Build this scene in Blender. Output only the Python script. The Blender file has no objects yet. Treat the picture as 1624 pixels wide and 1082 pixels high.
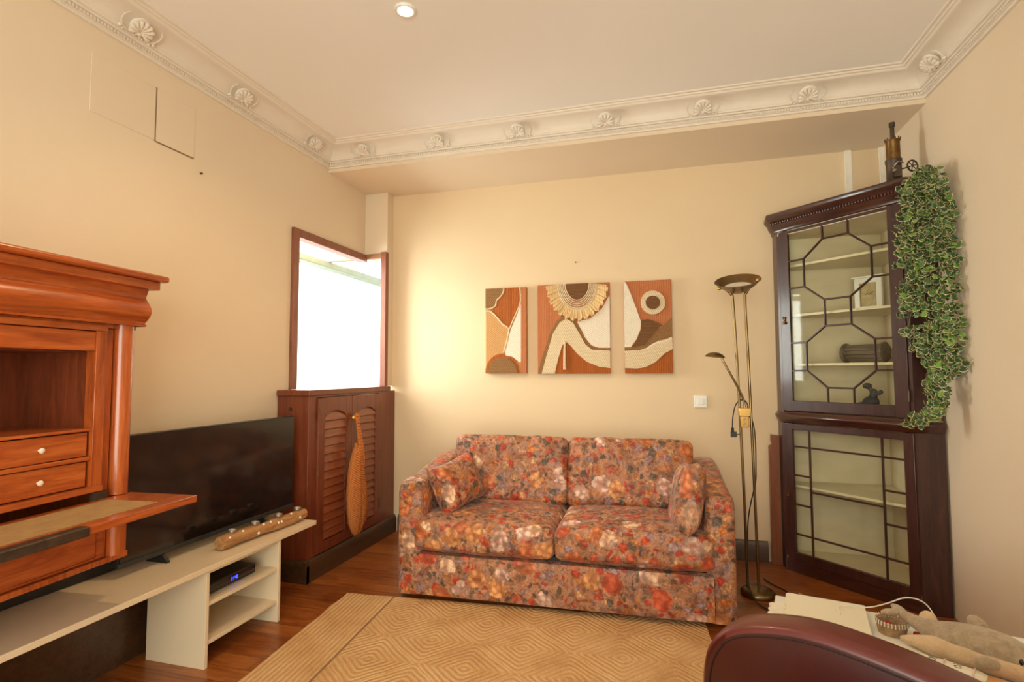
import bpy, bmesh, math, random
from mathutils import Vector, Matrix, noise
PI = math.pi
sc = bpy.context.scene
col = sc.collection
random.seed(7)

# ------------------------------------------------------------------ camera
F, YAW, PIT, ROL = 853.8, math.radians(15.49), math.radians(3.34), math.radians(-0.2)
fw = Vector((-math.sin(YAW)*math.cos(PIT), math.cos(YAW)*math.cos(PIT), math.sin(PIT)))
rt = Vector((math.cos(YAW), math.sin(YAW), 0)); up = rt.cross(fw)
rt, up = rt*math.cos(ROL)+up*math.sin(ROL), -rt*math.sin(ROL)+up*math.cos(ROL)
cd = bpy.data.cameras.new('camera'); cam = bpy.data.objects.new('camera', cd); col.objects.link(cam)
cd.sensor_width = 36; cd.lens = F/1624*36; cd.clip_start = 0.05
mw = Matrix((rt, up, -fw)).transposed().to_4x4(); mw.translation = (0, 0, 1.25)
cam.matrix_world = mw
sc.camera = cam

# ------------------------------------------------------------------ exposure, world, lights
sc.view_settings.view_transform = 'Standard'; sc.view_settings.look = 'None'
sc.view_settings.gamma = 1; sc.view_settings.use_curve_mapping = False
sc.view_settings.exposure = 0.0
w = bpy.data.worlds.new('sky'); sc.world = w; w.use_nodes = True
w.node_tree.nodes['Background'].inputs[0].default_value = (1.0, 0.98, 0.94, 1)
w.node_tree.nodes['Background'].inputs[1].default_value = 3.0

def area(name, loc, direction, sx, sy, power, color):
    l = bpy.data.lights.new(name, 'AREA'); l.shape = 'RECTANGLE'; l.size = sx; l.size_y = sy
    l.energy = power; l.color = color
    o = bpy.data.objects.new(name, l); col.objects.link(o); o.location = loc
    o.rotation_euler = Vector(direction).to_track_quat('-Z', 'Y').to_euler()
    return o
area('window_daylight', (-3.15, 3.15, 2.05), (1, 0.03, -0.22), 0.85, 2.3, 160, (1.0, 0.965, 0.92))
area('rear_fill_light', (-0.25, -1.42, 1.30), (0.0, 1, 0.0), 2.3, 2.1, 114, (0.97, 0.89, 0.75))  # fill light added behind the camera, standing for unseen windows

# ------------------------------------------------------------------ materials
def nodes(name):
    m = bpy.data.materials.new(name); m.use_nodes = True
    nt = m.node_tree; b = nt.nodes['Principled BSDF']
    return m, nt, b
def N(nt, t, **kw):
    n = nt.nodes.new(t)
    for k, v in kw.items():
        if k.startswith('i_'):
            n.inputs[k[2:].replace('_', ' ')].default_value = v
        else: setattr(n, k, v)
    return n
def ramp(nt, fac, stops, interp='LINEAR'):
    r = nt.nodes.new('ShaderNodeValToRGB'); r.color_ramp.interpolation = interp
    e = r.color_ramp.elements
    while len(e) < len(stops): e.new(0.5)
    for i, (p, c) in enumerate(stops):
        e[i].position = p; e[i].color = (*c, 1) if len(c) == 3 else c
    nt.links.new(fac, r.inputs[0]); return r.outputs[0]
def math_(nt, op, a, b=None, c=None):
    n = nt.nodes.new('ShaderNodeMath'); n.operation = op
    for i, v in enumerate((a, b, c)):
        if v is None: continue
        if isinstance(v, (int, float)): n.inputs[i].default_value = v
        else: nt.links.new(v, n.inputs[i])
    return n.outputs[0]
def vmath(nt, op, a, b=None, s=None):
    n = nt.nodes.new('ShaderNodeVectorMath'); n.operation = op
    for i, v in enumerate((a, b)):
        if v is None: continue
        if isinstance(v, tuple): n.inputs[i].default_value = v
        else: nt.links.new(v, n.inputs[i])
    if s is not None: n.inputs['Scale'].default_value = s
    return n.outputs[0]
def mixc(nt, fac, a, b, mode='MIX'):
    n = nt.nodes.new('ShaderNodeMix'); n.data_type = 'RGBA'; n.blend_type = mode
    for s, v in ((0, fac), (6, a), (7, b)):
        if isinstance(v, (int, float)): n.inputs[s].default_value = v
        elif isinstance(v, tuple): n.inputs[s].default_value = (*v[:3], 1)
        else: nt.links.new(v, n.inputs[s])
    return n.outputs[2]
def coords(nt, scale=(1, 1, 1), rot=(0, 0, 0), kind='Object'):
    t = nt.nodes.new('ShaderNodeTexCoord'); m = nt.nodes.new('ShaderNodeMapping')
    m.inputs['Scale'].default_value = scale; m.inputs['Rotation'].default_value = rot
    nt.links.new(t.outputs[kind], m.inputs[0]); return m.outputs[0]
def noise_t(nt, vec, scale, detail=3, rough=0.5, dist=0.0):
    n = nt.nodes.new('ShaderNodeTexNoise'); n.inputs['Scale'].default_value = scale
    n.inputs['Detail'].default_value = detail; n.inputs['Roughness'].default_value = rough
    n.inputs['Distortion'].default_value = dist
    nt.links.new(vec, n.inputs['Vector']); return n
def bump(nt, b, h, strength=0.3, dist=0.01):
    n = nt.nodes.new('ShaderNodeBump'); n.inputs['Strength'].default_value = strength
    n.inputs['Distance'].default_value = dist
    nt.links.new(h, n.inputs['Height']); nt.links.new(n.outputs[0], b.inputs['Normal'])
def mat(name, c1, c2=None, rough=0.5, metal=0.0, scale=8, stretch=(1, 1, 1), bmp=0.0, bscale=60, bdist=0.004,
        coat=0.0, sheen=0.0, detail=4, lo=0.3, hi=0.7, spec=0.5):
    m, nt, b = nodes(name)
    v = coords(nt, stretch)
    if c2 is None: c2 = tuple(x*0.88 for x in c1)
    n = noise_t(nt, v, scale, detail, 0.55, 0.3)
    nt.links.new(ramp(nt, n.outputs[0], [(lo, c1), (hi, c2)]), b.inputs['Base Color'])
    b.inputs['Roughness'].default_value = rough; b.inputs['Metallic'].default_value = metal
    b.inputs['Coat Weight'].default_value = coat; b.inputs['Coat Roughness'].default_value = 0.15
    b.inputs['Sheen Weight'].default_value = sheen; b.inputs['Specular IOR Level'].default_value = spec
    if bmp > 0:
        n2 = noise_t(nt, v, bscale, 4, 0.6); bump(nt, b, n2.outputs[0], bmp, bdist)
    return m
def emit(name, c, s):
    m, nt, b = nodes(name); b.inputs['Base Color'].default_value = (*c, 1)
    b.inputs['Emission Color'].default_value = (*c, 1); b.inputs['Emission Strength'].default_value = s
    return m
def glass(name, tint=(0.93, 0.97, 0.95), refl=0.07):
    m = bpy.data.materials.new(name); m.use_nodes = True; nt = m.node_tree; nt.nodes.clear()
    o = nt.nodes.new('ShaderNodeOutputMaterial'); t = nt.nodes.new('ShaderNodeBsdfTransparent')
    t.inputs[0].default_value = (*tint, 1); g = nt.nodes.new('ShaderNodeBsdfGlossy'); g.inputs['Roughness'].default_value = 0.03
    f = nt.nodes.new('ShaderNodeLayerWeight'); f.inputs[0].default_value = 0.25
    mr = math_(nt, 'MULTIPLY_ADD', f.outputs['Fresnel'], 0.10, refl)
    x = nt.nodes.new('ShaderNodeMixShader'); nt.links.new(mr, x.inputs[0]); nt.links.new(t.outputs[0], x.inputs[1])
    nt.links.new(g.outputs[0], x.inputs[2]); nt.links.new(x.outputs[0], o.inputs[0]); return m

WALL = mat('cream_paint', (0.79, 0.66, 0.50), (0.76, 0.63, 0.47), 0.62, scale=1.5, bmp=0.12, bscale=90, bdist=0.002, spec=0.3)
WALL_LAMPLIT = mat('cream_paint_lamplit', (0.77, 0.60, 0.39), (0.74, 0.57, 0.37), 0.62, scale=1.5, bmp=0.12, bscale=90, bdist=0.002, spec=0.3)  # same cream paint; warm lamplight on the back wall put into the colour
CEIL = mat('ceiling_paint', (0.89, 0.86, 0.82), (0.86, 0.83, 0.79), 0.7, scale=1.2, bmp=0.05, spec=0.3)
PLASTER = mat('cornice_plaster', (0.80, 0.72, 0.62), (0.76, 0.68, 0.58), 0.55, scale=6, bmp=0.1, bscale=40)
WHITE = mat('white_plastic', (0.82, 0.80, 0.74), (0.8, 0.78, 0.72), 0.35)
STRIP = mat('white_trunking', (0.88, 0.83, 0.72), None, 0.4)
def wood(name, dark, mid, light, along='x', rough=0.3, coat=0.3, s=1.0, bmp=0.12):
    m, nt, b = nodes(name)
    st = {'x': (0.8, 9, 9), 'y': (9, 0.8, 9), 'z': (9, 9, 0.8)}[along]
    v = coords(nt, tuple(q*s for q in st))
    n = noise_t(nt, v, 3.0, 6, 0.62, 1.2)
    v2 = coords(nt, tuple(q*s*7 for q in st)); n2 = noise_t(nt, v2, 3.0, 3, 0.6)
    f = math_(nt, 'ADD', math_(nt, 'MULTIPLY', n.outputs[0], 0.75), math_(nt, 'MULTIPLY', n2.outputs[0], 0.25))
    nt.links.new(ramp(nt, f, [(0.32, dark), (0.5, mid), (0.68, light)]), b.inputs['Base Color'])
    b.inputs['Roughness'].default_value = rough; b.inputs['Coat Weight'].default_value = coat
    b.inputs['Coat Roughness'].default_value = 0.12
    bump(nt, b, n2.outputs[0], bmp, 0.002); return m
SECW = wood('orange_mahogany', (0.22, 0.035, 0.006), (0.42, 0.085, 0.014), (0.58, 0.15, 0.03), 'x', 0.3, 0.35)
SECV = wood('orange_mahogany_upright', (0.22, 0.035, 0.006), (0.42, 0.085, 0.014), (0.55, 0.14, 0.028), 'z', 0.25, 0.5)
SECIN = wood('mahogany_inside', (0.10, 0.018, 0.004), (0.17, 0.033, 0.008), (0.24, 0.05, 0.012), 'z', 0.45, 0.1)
LOUV = wood('reddish_joinery', (0.11, 0.020, 0.008), (0.17, 0.035, 0.013), (0.22, 0.052, 0.020), 'z', 0.36, 0.2)
LOUVY = wood('reddish_joinery_slat', (0.15, 0.032, 0.012), (0.24, 0.058, 0.020), (0.31, 0.085, 0.03), 'y', 0.36, 0.2)
FRAMEW = wood('window_frame_wood', (0.17, 0.055, 0.03), (0.25, 0.085, 0.05), (0.32, 0.12, 0.07), 'z', 0.4, 0.15)
PALEW = mat('pale_wood', (0.36, 0.18, 0.09), (0.30, 0.14, 0.07), 0.5)
DARKW = wood('dark_mahogany', (0.022, 0.006, 0.005), (0.045, 0.013, 0.009), (0.075, 0.022, 0.014), 'z', 0.36, 0.2)
DARKX = wood('dark_mahogany_rail', (0.022, 0.006, 0.005), (0.05, 0.014, 0.009), (0.085, 0.024, 0.014), 'x', 0.28, 0.35)
BASEW = wood('baseboard_wood', (0.035, 0.016, 0.007), (0.06, 0.028, 0.012), (0.09, 0.042, 0.02), 'x', 0.35, 0.2)
BASEY = wood('baseboard_wood_y', (0.035, 0.016, 0.007), (0.06, 0.028, 0.012), (0.09, 0.042, 0.02), 'y', 0.35, 0.2)
PLANKW = wood('brown_plank', (0.14, 0.035, 0.01), (0.2, 0.055, 0.016), (0.26, 0.075, 0.022), 'z', 0.5, 0.05)
LOGW = wood('driftwood', (0.22, 0.09, 0.03), (0.42, 0.20, 0.07), (0.58, 0.33, 0.14), 'y', 0.6, 0.0, 1.5, 0.5)
GREYLOG = wood('weathered_wood', (0.07, 0.05, 0.035), (0.15, 0.11, 0.075), (0.24, 0.19, 0.13), 'x', 0.8, 0.0, 2, 0.5)
CREAM = mat('cream_laminate', (0.76, 0.62, 0.43), (0.74, 0.60, 0.42), 0.38, scale=2)
CABIN = mat('cabinet_lining', (0.86, 0.76, 0.57), (0.74, 0.64, 0.46), 0.8, scale=4, stretch=(1, 1, 2.2), bmp=0.1, detail=6)
SHELFM = mat('cream_shelf', (0.78, 0.70, 0.50), None, 0.4)
FELT = mat('tan_felt', (0.44, 0.27, 0.10), (0.36, 0.21, 0.075), 0.95, scale=25, bmp=0.3, bscale=300)
IRON = mat('worn_dark_metal', (0.06, 0.045, 0.035), (0.13, 0.09, 0.06), 0.5, 0.7, scale=20, bmp=0.2)
BRASS = mat('antique_brass', (0.27, 0.185, 0.085), (0.20, 0.13, 0.055), 0.30, 1.0, scale=6)
GOLD = mat('polished_brass', (0.80, 0.50, 0.16), (0.7, 0.42, 0.12), 0.22, 1.0)
BRONZE = mat('old_brass', (0.24, 0.13, 0.04), (0.10, 0.055, 0.02), 0.45, 0.9, scale=18)
BLACK = mat('black_plastic', (0.010, 0.009, 0.009), (0.016, 0.014, 0.014), 0.4)
BLACKG = mat('black_screen', (0.006, 0.005, 0.005), (0.007, 0.006, 0.006), 0.11, scale=2, spec=0.75)
GREY = mat('grey_stone', (0.035, 0.032, 0.035), (0.07, 0.065, 0.07), 0.7, scale=20)
SILVER = mat('tealight_tin', (0.30, 0.24, 0.19), None, 0.42, 0.7)
WAX = mat('white_wax', (0.85, 0.8, 0.7), None, 0.5)
PEARL = mat('pearl_bead', (0.9, 0.84, 0.72), None, 0.25, coat=0.5)
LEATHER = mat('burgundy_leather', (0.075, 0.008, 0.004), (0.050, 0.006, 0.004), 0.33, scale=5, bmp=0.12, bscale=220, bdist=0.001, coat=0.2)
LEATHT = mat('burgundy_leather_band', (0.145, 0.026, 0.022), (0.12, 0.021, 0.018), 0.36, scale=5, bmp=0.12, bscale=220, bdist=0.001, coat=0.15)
STITCH = mat('dark_seam', (0.03, 0.006, 0.004), None, 0.7)
PLUSH = mat('grey_beige_plush', (0.50, 0.38, 0.24), (0.34, 0.25, 0.155), 0.95, scale=40, bmp=0.9, bscale=120, bdist=0.008, sheen=0.4)
PLUSHL = mat('pale_beige_plush', (0.72, 0.52, 0.31), (0.60, 0.42, 0.24), 0.95, scale=30, bmp=0.8, bscale=120, bdist=0.006, sheen=0.4)
RED = mat('red_cloth', (0.55, 0.01, 0.012), (0.30, 0.006, 0.008), 0.6, scale=30)
PAPER = mat('cream_paper', (0.84, 0.78, 0.62), (0.80, 0.74, 0.58), 0.55, scale=3)
LACE = mat('white_lace', (0.86, 0.80, 0.68), (0.74, 0.68, 0.56), 0.8, scale=60, bmp=0.5, bscale=90)
WICKER = mat('wicker', (0.50, 0.33, 0.17), (0.30, 0.18, 0.09), 0.8, scale=50, bmp=0.7, bscale=120)
ORANGE = mat('orange_card', (0.72, 0.34, 0.12), None, 0.5)
PINKS = mat('pale_pink_strap', (0.82, 0.62, 0.55), None, 0.6)
INK = mat('black_ink', (0.03, 0.03, 0.03), None, 0.7)
GREENF = mat('green_awning_rail', (0.24, 0.29, 0.22), (0.20, 0.25, 0.18), 0.6)
CABLEW = mat('pale_cable', (0.62, 0.55, 0.42), None, 0.5)
CABLEB = mat('dark_cable', (0.02, 0.018, 0.015), None, 0.45)
STEM = mat('ivy_stem', (0.20, 0.22, 0.06), (0.12, 0.12, 0.04), 0.7)
PANE = glass('window_pane'); CGLASS = glass('cabinet_glass', (0.96, 0.96, 0.92), 0.012)
BLUE = emit('blue_display', (0.05, 0.08, 1.0), 3.0)
GLOW = emit('spot_bulb_glow', (1.0, 0.86, 0.6), 18.0)
CLOCKP = mat('picture_scene', (0.55, 0.42, 0.22), (0.36, 0.27, 0.14), 0.7, scale=30)

def floor_mat():
    m, nt, b = nodes('laminate_floor')
    t = coords(nt)
    br = nt.nodes.new('ShaderNodeTexBrick'); nt.links.new(t, br.inputs['Vector'])
    br.offset = 0.37; br.inputs['Scale'].default_value = 1.0
    br.inputs['Brick Width'].default_value = 1.25; br.inputs['Row Height'].default_value = 0.098
    br.inputs['Mortar Size'].default_value = 0.0012; br.inputs['Mortar Smooth'].default_value = 0.3
    br.inputs['Color1'].default_value = (0, 0, 0, 1); br.inputs['Color2'].default_value = (1, 1, 1, 1)
    br.inputs['Mortar'].default_value = (0, 0, 0, 1)
    n = noise_t(nt, coords(nt, (1.6, 16, 1)), 2.6, 6, 0.6, 0.8)
    f = math_(nt, 'ADD', math_(nt, 'MULTIPLY', br.outputs['Color'], 0.20), math_(nt, 'MULTIPLY', n.outputs[0], 0.8))
    c = ramp(nt, f, [(0.30, (0.115, 0.026, 0.005)), (0.5, (0.28, 0.075, 0.013)), (0.72, (0.43, 0.145, 0.032))])
    c = mixc(nt, br.outputs['Fac'], c, (0.07, 0.02, 0.006))
    nt.links.new(c, b.inputs['Base Color']); b.inputs['Roughness'].default_value = 0.33
    b.inputs['Coat Weight'].default_value = 0.15
    bump(nt, b, n.outputs[0], 0.05, 0.002); return m
FLOORM = floor_mat()

def rug_mat():
    m, nt, b = nodes('jute_rug')
    t = coords(nt); s = nt.nodes.new('ShaderNodeSeparateXYZ'); nt.links.new(t, s.inputs[0])
    wob = noise_t(nt, t, 7, 3, 0.6)
    wv = math_(nt, 'MULTIPLY', math_(nt, 'SUBTRACT', wob.outputs[0], 0.5), 0.07)
    x, y = s.outputs[0], s.outputs[1]
    # diamonds, 0.43 m across and 0.42 m deep
    a = math_(nt, 'ADD', math_(nt, 'ADD', math_(nt, 'DIVIDE', x, 0.435), math_(nt, 'DIVIDE', y, 0.42)), wv)
    d = math_(nt, 'SUBTRACT', math_(nt, 'ADD', math_(nt, 'DIVIDE', x, 0.435), wv), math_(nt, 'DIVIDE', y, 0.42))
    fa = math_(nt, 'ABSOLUTE', math_(nt, 'SUBTRACT', math_(nt, 'FRACT', a), 0.5))
    fd = math_(nt, 'ABSOLUTE', math_(nt, 'SUBTRACT', math_(nt, 'FRACT', d), 0.5))
    mx = nt.nodes.new('ShaderNodeMath'); mx.operation = 'SMOOTH_MAX'; nt.links.new(fa, mx.inputs[0]); nt.links.new(fd, mx.inputs[1]); mx.inputs[2].default_value = 0.12
    ring = math_(nt, 'SINE', math_(nt, 'MULTIPLY', mx.outputs[0], 2*PI*13))
    edge = math_(nt, 'SINE', math_(nt, 'MULTIPLY', math_(nt, 'ADD', x, math_(nt, 'MULTIPLY', wv, 0.10)), 2*PI*42))
    inb = math_(nt, 'GREATER_THAN', x, 0.285)
    h = nt.nodes.new('ShaderNodeMix'); h.data_type = 'FLOAT'
    nt.links.new(inb, h.inputs[0]); nt.links.new(edge, h.inputs[2]); nt.links.new(ring, h.inputs[3])
    H = h.outputs[0]
    fib = noise_t(nt, coords(nt, (1, 1, 1)), 160, 3, 0.7)
    big = noise_t(nt, t, 5, 4, 0.6)
    c = ramp(nt, big.outputs[0], [(0.3, (0.60, 0.33, 0.135)), (0.5, (0.72, 0.43, 0.19)), (0.7, (0.80, 0.51, 0.25))])
    f = math_(nt, 'MULTIPLY_ADD', H, 0.5, 0.5)
    pw = math_(nt, 'POWER', math_(nt, 'SUBTRACT', 1.0, f), 3.0)
    pw = math_(nt, 'MULTIPLY', pw, ramp(nt, big.outputs[0], [(0.35, (0.25, 0.25, 0.25)), (0.65, (1, 1, 1))]))
    c = mixc(nt, math_(nt, 'MULTIPLY', pw, 0.36), c, (0.32, 0.14, 0.045))
    spk = ramp(nt, fib.outputs[0], [(0.36, (0.6, 0.6, 0.6)), (0.55, (1, 1, 1))])
    c = mixc(nt, 0.6, c, spk, 'MULTIPLY')
    ln = math_(nt, 'LESS_THAN', math_(nt, 'ABSOLUTE', math_(nt, 'SUBTRACT', x, 0.285)), 0.006)
    c = mixc(nt, math_(nt, 'MULTIPLY', ln, 0.7), c, (0.17, 0.08, 0.03))
    nt.links.new(c, b.inputs['Base Color']); b.inputs['Roughness'].default_value = 0.9
    hh = math_(nt, 'ADD', H, math_(nt, 'MULTIPLY', fib.outputs[0], 1.5))
    bump(nt, b, hh, 0.5, 0.004); return m
RUGM = rug_mat()

def floral():
    m, nt, b = nodes('floral_upholstery')
    t = coords(nt)
    def warp(scale, amt, seed):
        nz = nt.nodes.new('ShaderNodeTexNoise'); nz.inputs['Scale'].default_value = scale; nz.inputs['Detail'].default_value = 2
        nt.links.new(vmath(nt, 'ADD', t, (seed, seed*2, 0.3)), nz.inputs['Vector'])
        return vmath(nt, 'SCALE', vmath(nt, 'SUBTRACT', nz.outputs['Color'], (0.5, 0.5, 0.5)), None, amt)
    v = vmath(nt, 'ADD', vmath(nt, 'ADD', t, warp(9, 0.10, 1.0)), warp(42, 0.030, 4.0))
    vl = vmath(nt, 'ADD', vmath(nt, 'ADD', t, warp(9, 0.03, 1.0)), warp(42, 0.012, 4.0))
    g = noise_t(nt, t, 6, 4, 0.65, 0.6); g2 = noise_t(nt, v, 38, 4, 0.7); g3 = noise_t(nt, t, 16, 3, 0.6, 1.0)
    c = ramp(nt, g.outputs[0], [(0.30, (0.12, 0.09, 0.085)), (0.40, (0.26, 0.15, 0.13)), (0.47, (0.36, 0.13, 0.06)), (0.54, (0.42, 0.19, 0.09)), (0.61, (0.32, 0.20, 0.19)), (0.72, (0.20, 0.15, 0.16))])
    fine = ramp(nt, g2.outputs[0], [(0.34, (0.07, 0.06, 0.045)), (0.44, (0.27, 0.11, 0.06)), (0.52, (0.56, 0.34, 0.21)), (0.60, (0.50, 0.19, 0.12)), (0.70, (0.74, 0.56, 0.44))])
    c = mixc(nt, 0.55, c, fine)
    def layer(c, scale, thr, offs, pal, keep, k, rad_noise, soft, op=1.0, v=v):
        vv = vmath(nt, 'ADD', v, offs)
        vo = nt.nodes.new('ShaderNodeTexVoronoi'); vo.inputs['Scale'].default_value = scale
        vo.inputs['Randomness'].default_value = 0.9; nt.links.new(vv, vo.inputs['Vector'])
        sp = nt.nodes.new('ShaderNodeSeparateColor'); nt.links.new(vo.outputs['Color'], sp.inputs[0])
        nn = noise_t(nt, t, scale*4.5, 3, 0.6)
        d = math_(nt, 'ADD', vo.outputs['Distance'], math_(nt, 'MULTIPLY', math_(nt, 'SUBTRACT', nn.outputs[0], 0.5), rad_noise))
        mk = ramp(nt, d, [(max(0, thr-soft), (1, 1, 1)), (thr+soft, (0, 0, 0))])
        mask = math_(nt, 'MULTIPLY', math_(nt, 'MULTIPLY', mk, math_(nt, 'GREATER_THAN', sp.outputs[1], 1-keep)), op)
        pc = ramp(nt, sp.outputs[0], [(i/len(pal), p) for i, p in enumerate(pal)], 'CONSTANT')
        v2 = nt.nodes.new('ShaderNodeTexVoronoi'); v2.inputs['Scale'].default_value = scale*3.6
        v2.inputs['Randomness'].default_value = 1.0; nt.links.new(vv, v2.inputs['Vector'])
        pd = math_(nt, 'ADD', v2.outputs['Distance'], math_(nt, 'MULTIPLY', d, k))
        pet2 = ramp(nt, pd, [(0.10, (1.22, 1.18, 1.14)), (0.45, (1.0, 0.96, 0.92)), (0.62, (0.66, 0.46, 0.36)), (0.80, (0.42, 0.26, 0.20))])
        pc = mixc(nt, 0.75, pc, pet2, 'MULTIPLY')
        core = ramp(nt, d, [(thr*0.15, (1, 1, 1)), (thr*0.45, (0, 0, 0))])
        pc = mixc(nt, math_(nt, 'MULTIPLY', core, 0.55), pc, (0.46, 0.09, 0.04))
        return mixc(nt, mask, c, pc)
    c = layer(c, 32, 0.45, (3.1, 0.2, 1.4), [(0.06, 0.065, 0.05), (0.55, 0.36, 0.22), (0.30, 0.24, 0.28), (0.42, 0.04, 0.02), (0.58, 0.25, 0.08), (0.13, 0.13, 0.09)], 0.8, 0.1, 0.5, 0.08, 0.85)
    c = layer(c, 17, 0.42, (0.3, 5.2, 0.9), [(0.56, 0.08, 0.035), (0.64, 0.26, 0.08), (0.38, 0.29, 0.33), (0.62, 0.40, 0.22), (0.60, 0.15, 0.09), (0.12, 0.12, 0.10)], 0.75, 0.2, 0.5, 0.05, 0.92, vl)
    c = layer(c, 8.2, 0.42, (1.7, 0.6, 2.3), [(0.84, 0.64, 0.48), (0.64, 0.15, 0.08), (0.74, 0.40, 0.18), (0.78, 0.60, 0.54), (0.66, 0.26, 0.12)], 0.55, 0.3, 0.36, 0.03, 0.95, vl)
    mod = ramp(nt, g3.outputs[0], [(0.34, (0.50, 0.43, 0.38)), (0.6, (0.98, 0.93, 0.88))])
    c = mixc(nt, 1.0, c, mod, 'MULTIPLY')
    hs = nt.nodes.new('ShaderNodeHueSaturation'); hs.inputs['Saturation'].default_value = 1.04; hs.inputs['Value'].default_value = 1.18
    nt.links.new(c, hs.inputs['Color']); c = hs.outputs[0]
    nt.links.new(c, b.inputs['Base Color'])
    b.inputs['Roughness'].default_value = 0.6; b.inputs['Sheen Weight'].default_value = 0.15
    b.inputs['Sheen Roughness'].default_value = 0.35; b.inputs['Specular IOR Level'].default_value = 0.5
    wv = noise_t(nt, t, 55, 3, 0.6); bump(nt, b, wv.outputs[0], 0.25, 0.004)
    return m
FLORAL = floral()

def fabric(name, c1, c2, rot=0.0, freq=160, kind='lines'):
    m, nt, b = nodes(name)
    v = coords(nt, (1, 1, 1), (0, rot, 0))
    wv = nt.nodes.new('ShaderNodeTexWave'); wv.inputs['Scale'].default_value = freq/6.283; wv.inputs['Distortion'].default_value = 3.0
    wv.inputs['Detail'].default_value = 2; wv.inputs['Detail Scale'].default_value = 1.2
    if kind == 'rings': wv.wave_type = 'RINGS'
    nt.links.new(v, wv.inputs['Vector'])
    nz = noise_t(nt, coords(nt), 40, 4, 0.6)
    f = math_(nt, 'ADD', math_(nt, 'MULTIPLY', wv.outputs['Fac'], 0.5), math_(nt, 'MULTIPLY', nz.outputs[0], 0.5))
    nt.links.new(ramp(nt, f, [(0.25, c2), (0.6, c1)]), b.inputs['Base Color'])
    b.inputs['Roughness'].default_value = 0.9; b.inputs['Specular IOR Level'].default_value = 0.2
    bump(nt, b, f, 0.6, 0.004); return m
def sh(c, k=0.72): return tuple(q*k for q in c)
A_TERRA = fabric('terracotta_yarn', (0.50, 0.18, 0.075), (0.42, 0.14, 0.055))
A_RUST = fabric('rust_yarn', (0.40, 0.115, 0.028), (0.32, 0.085, 0.02))
A_OCHRE = fabric('ochre_yarn', (0.58, 0.32, 0.13), (0.50, 0.26, 0.10), 0.9)
A_BROWN = fabric('brown_yarn', (0.30, 0.155, 0.06), (0.20, 0.10, 0.04), 0.6)
A_DARK = fabric('dark_brown_yarn', (0.20, 0.095, 0.04), (0.12, 0.055, 0.022), 0, 200, 'rings')
A_CREAM = fabric('cream_cord', (0.74, 0.60, 0.40), (0.58, 0.44, 0.27), 0.5)
A_WHITE = fabric('white_yarn', (0.82, 0.73, 0.60), (0.72, 0.62, 0.49), 0.9)
A_FRING = fabric('straw_fringe', (0.76, 0.54, 0.28), (0.58, 0.37, 0.16), 0)
BAGM = fabric('orange_string_net', (0.62, 0.22, 0.06), (0.30, 0.085, 0.02), 0.7, 220)

def leaf_mat():
    m, nt, b = nodes('variegated_leaf')
    a = nt.nodes.new('ShaderNodeVertexColor'); a.layer_name = 'leafcol'
    s = nt.nodes.new('ShaderNodeSeparateColor'); nt.links.new(a.outputs[0], s.inputs[0])
    nz = noise_t(nt, coords(nt), 70, 2, 0.5)
    e = math_(nt, 'ADD', s.outputs[0], math_(nt, 'MULTIPLY', math_(nt, 'SUBTRACT', nz.outputs[0], 0.5), 0.9))
    g = ramp(nt, s.outputs[1], [(0.0, (0.020, 0.055, 0.012)), (0.5, (0.05, 0.13, 0.02)), (1.0, (0.17, 0.33, 0.05))])
    cr = mixc(nt, s.outputs[2], (0.72, 0.66, 0.34), (0.62, 0.45, 0.20))
    f = ramp(nt, e, [(0.68, (0, 0, 0)), (0.90, (1, 1, 1))])
    nt.links.new(mixc(nt, f, g, cr), b.inputs['Base Color'])
    b.inputs['Roughness'].default_value = 0.45; return m
LEAF = leaf_mat()

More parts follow.
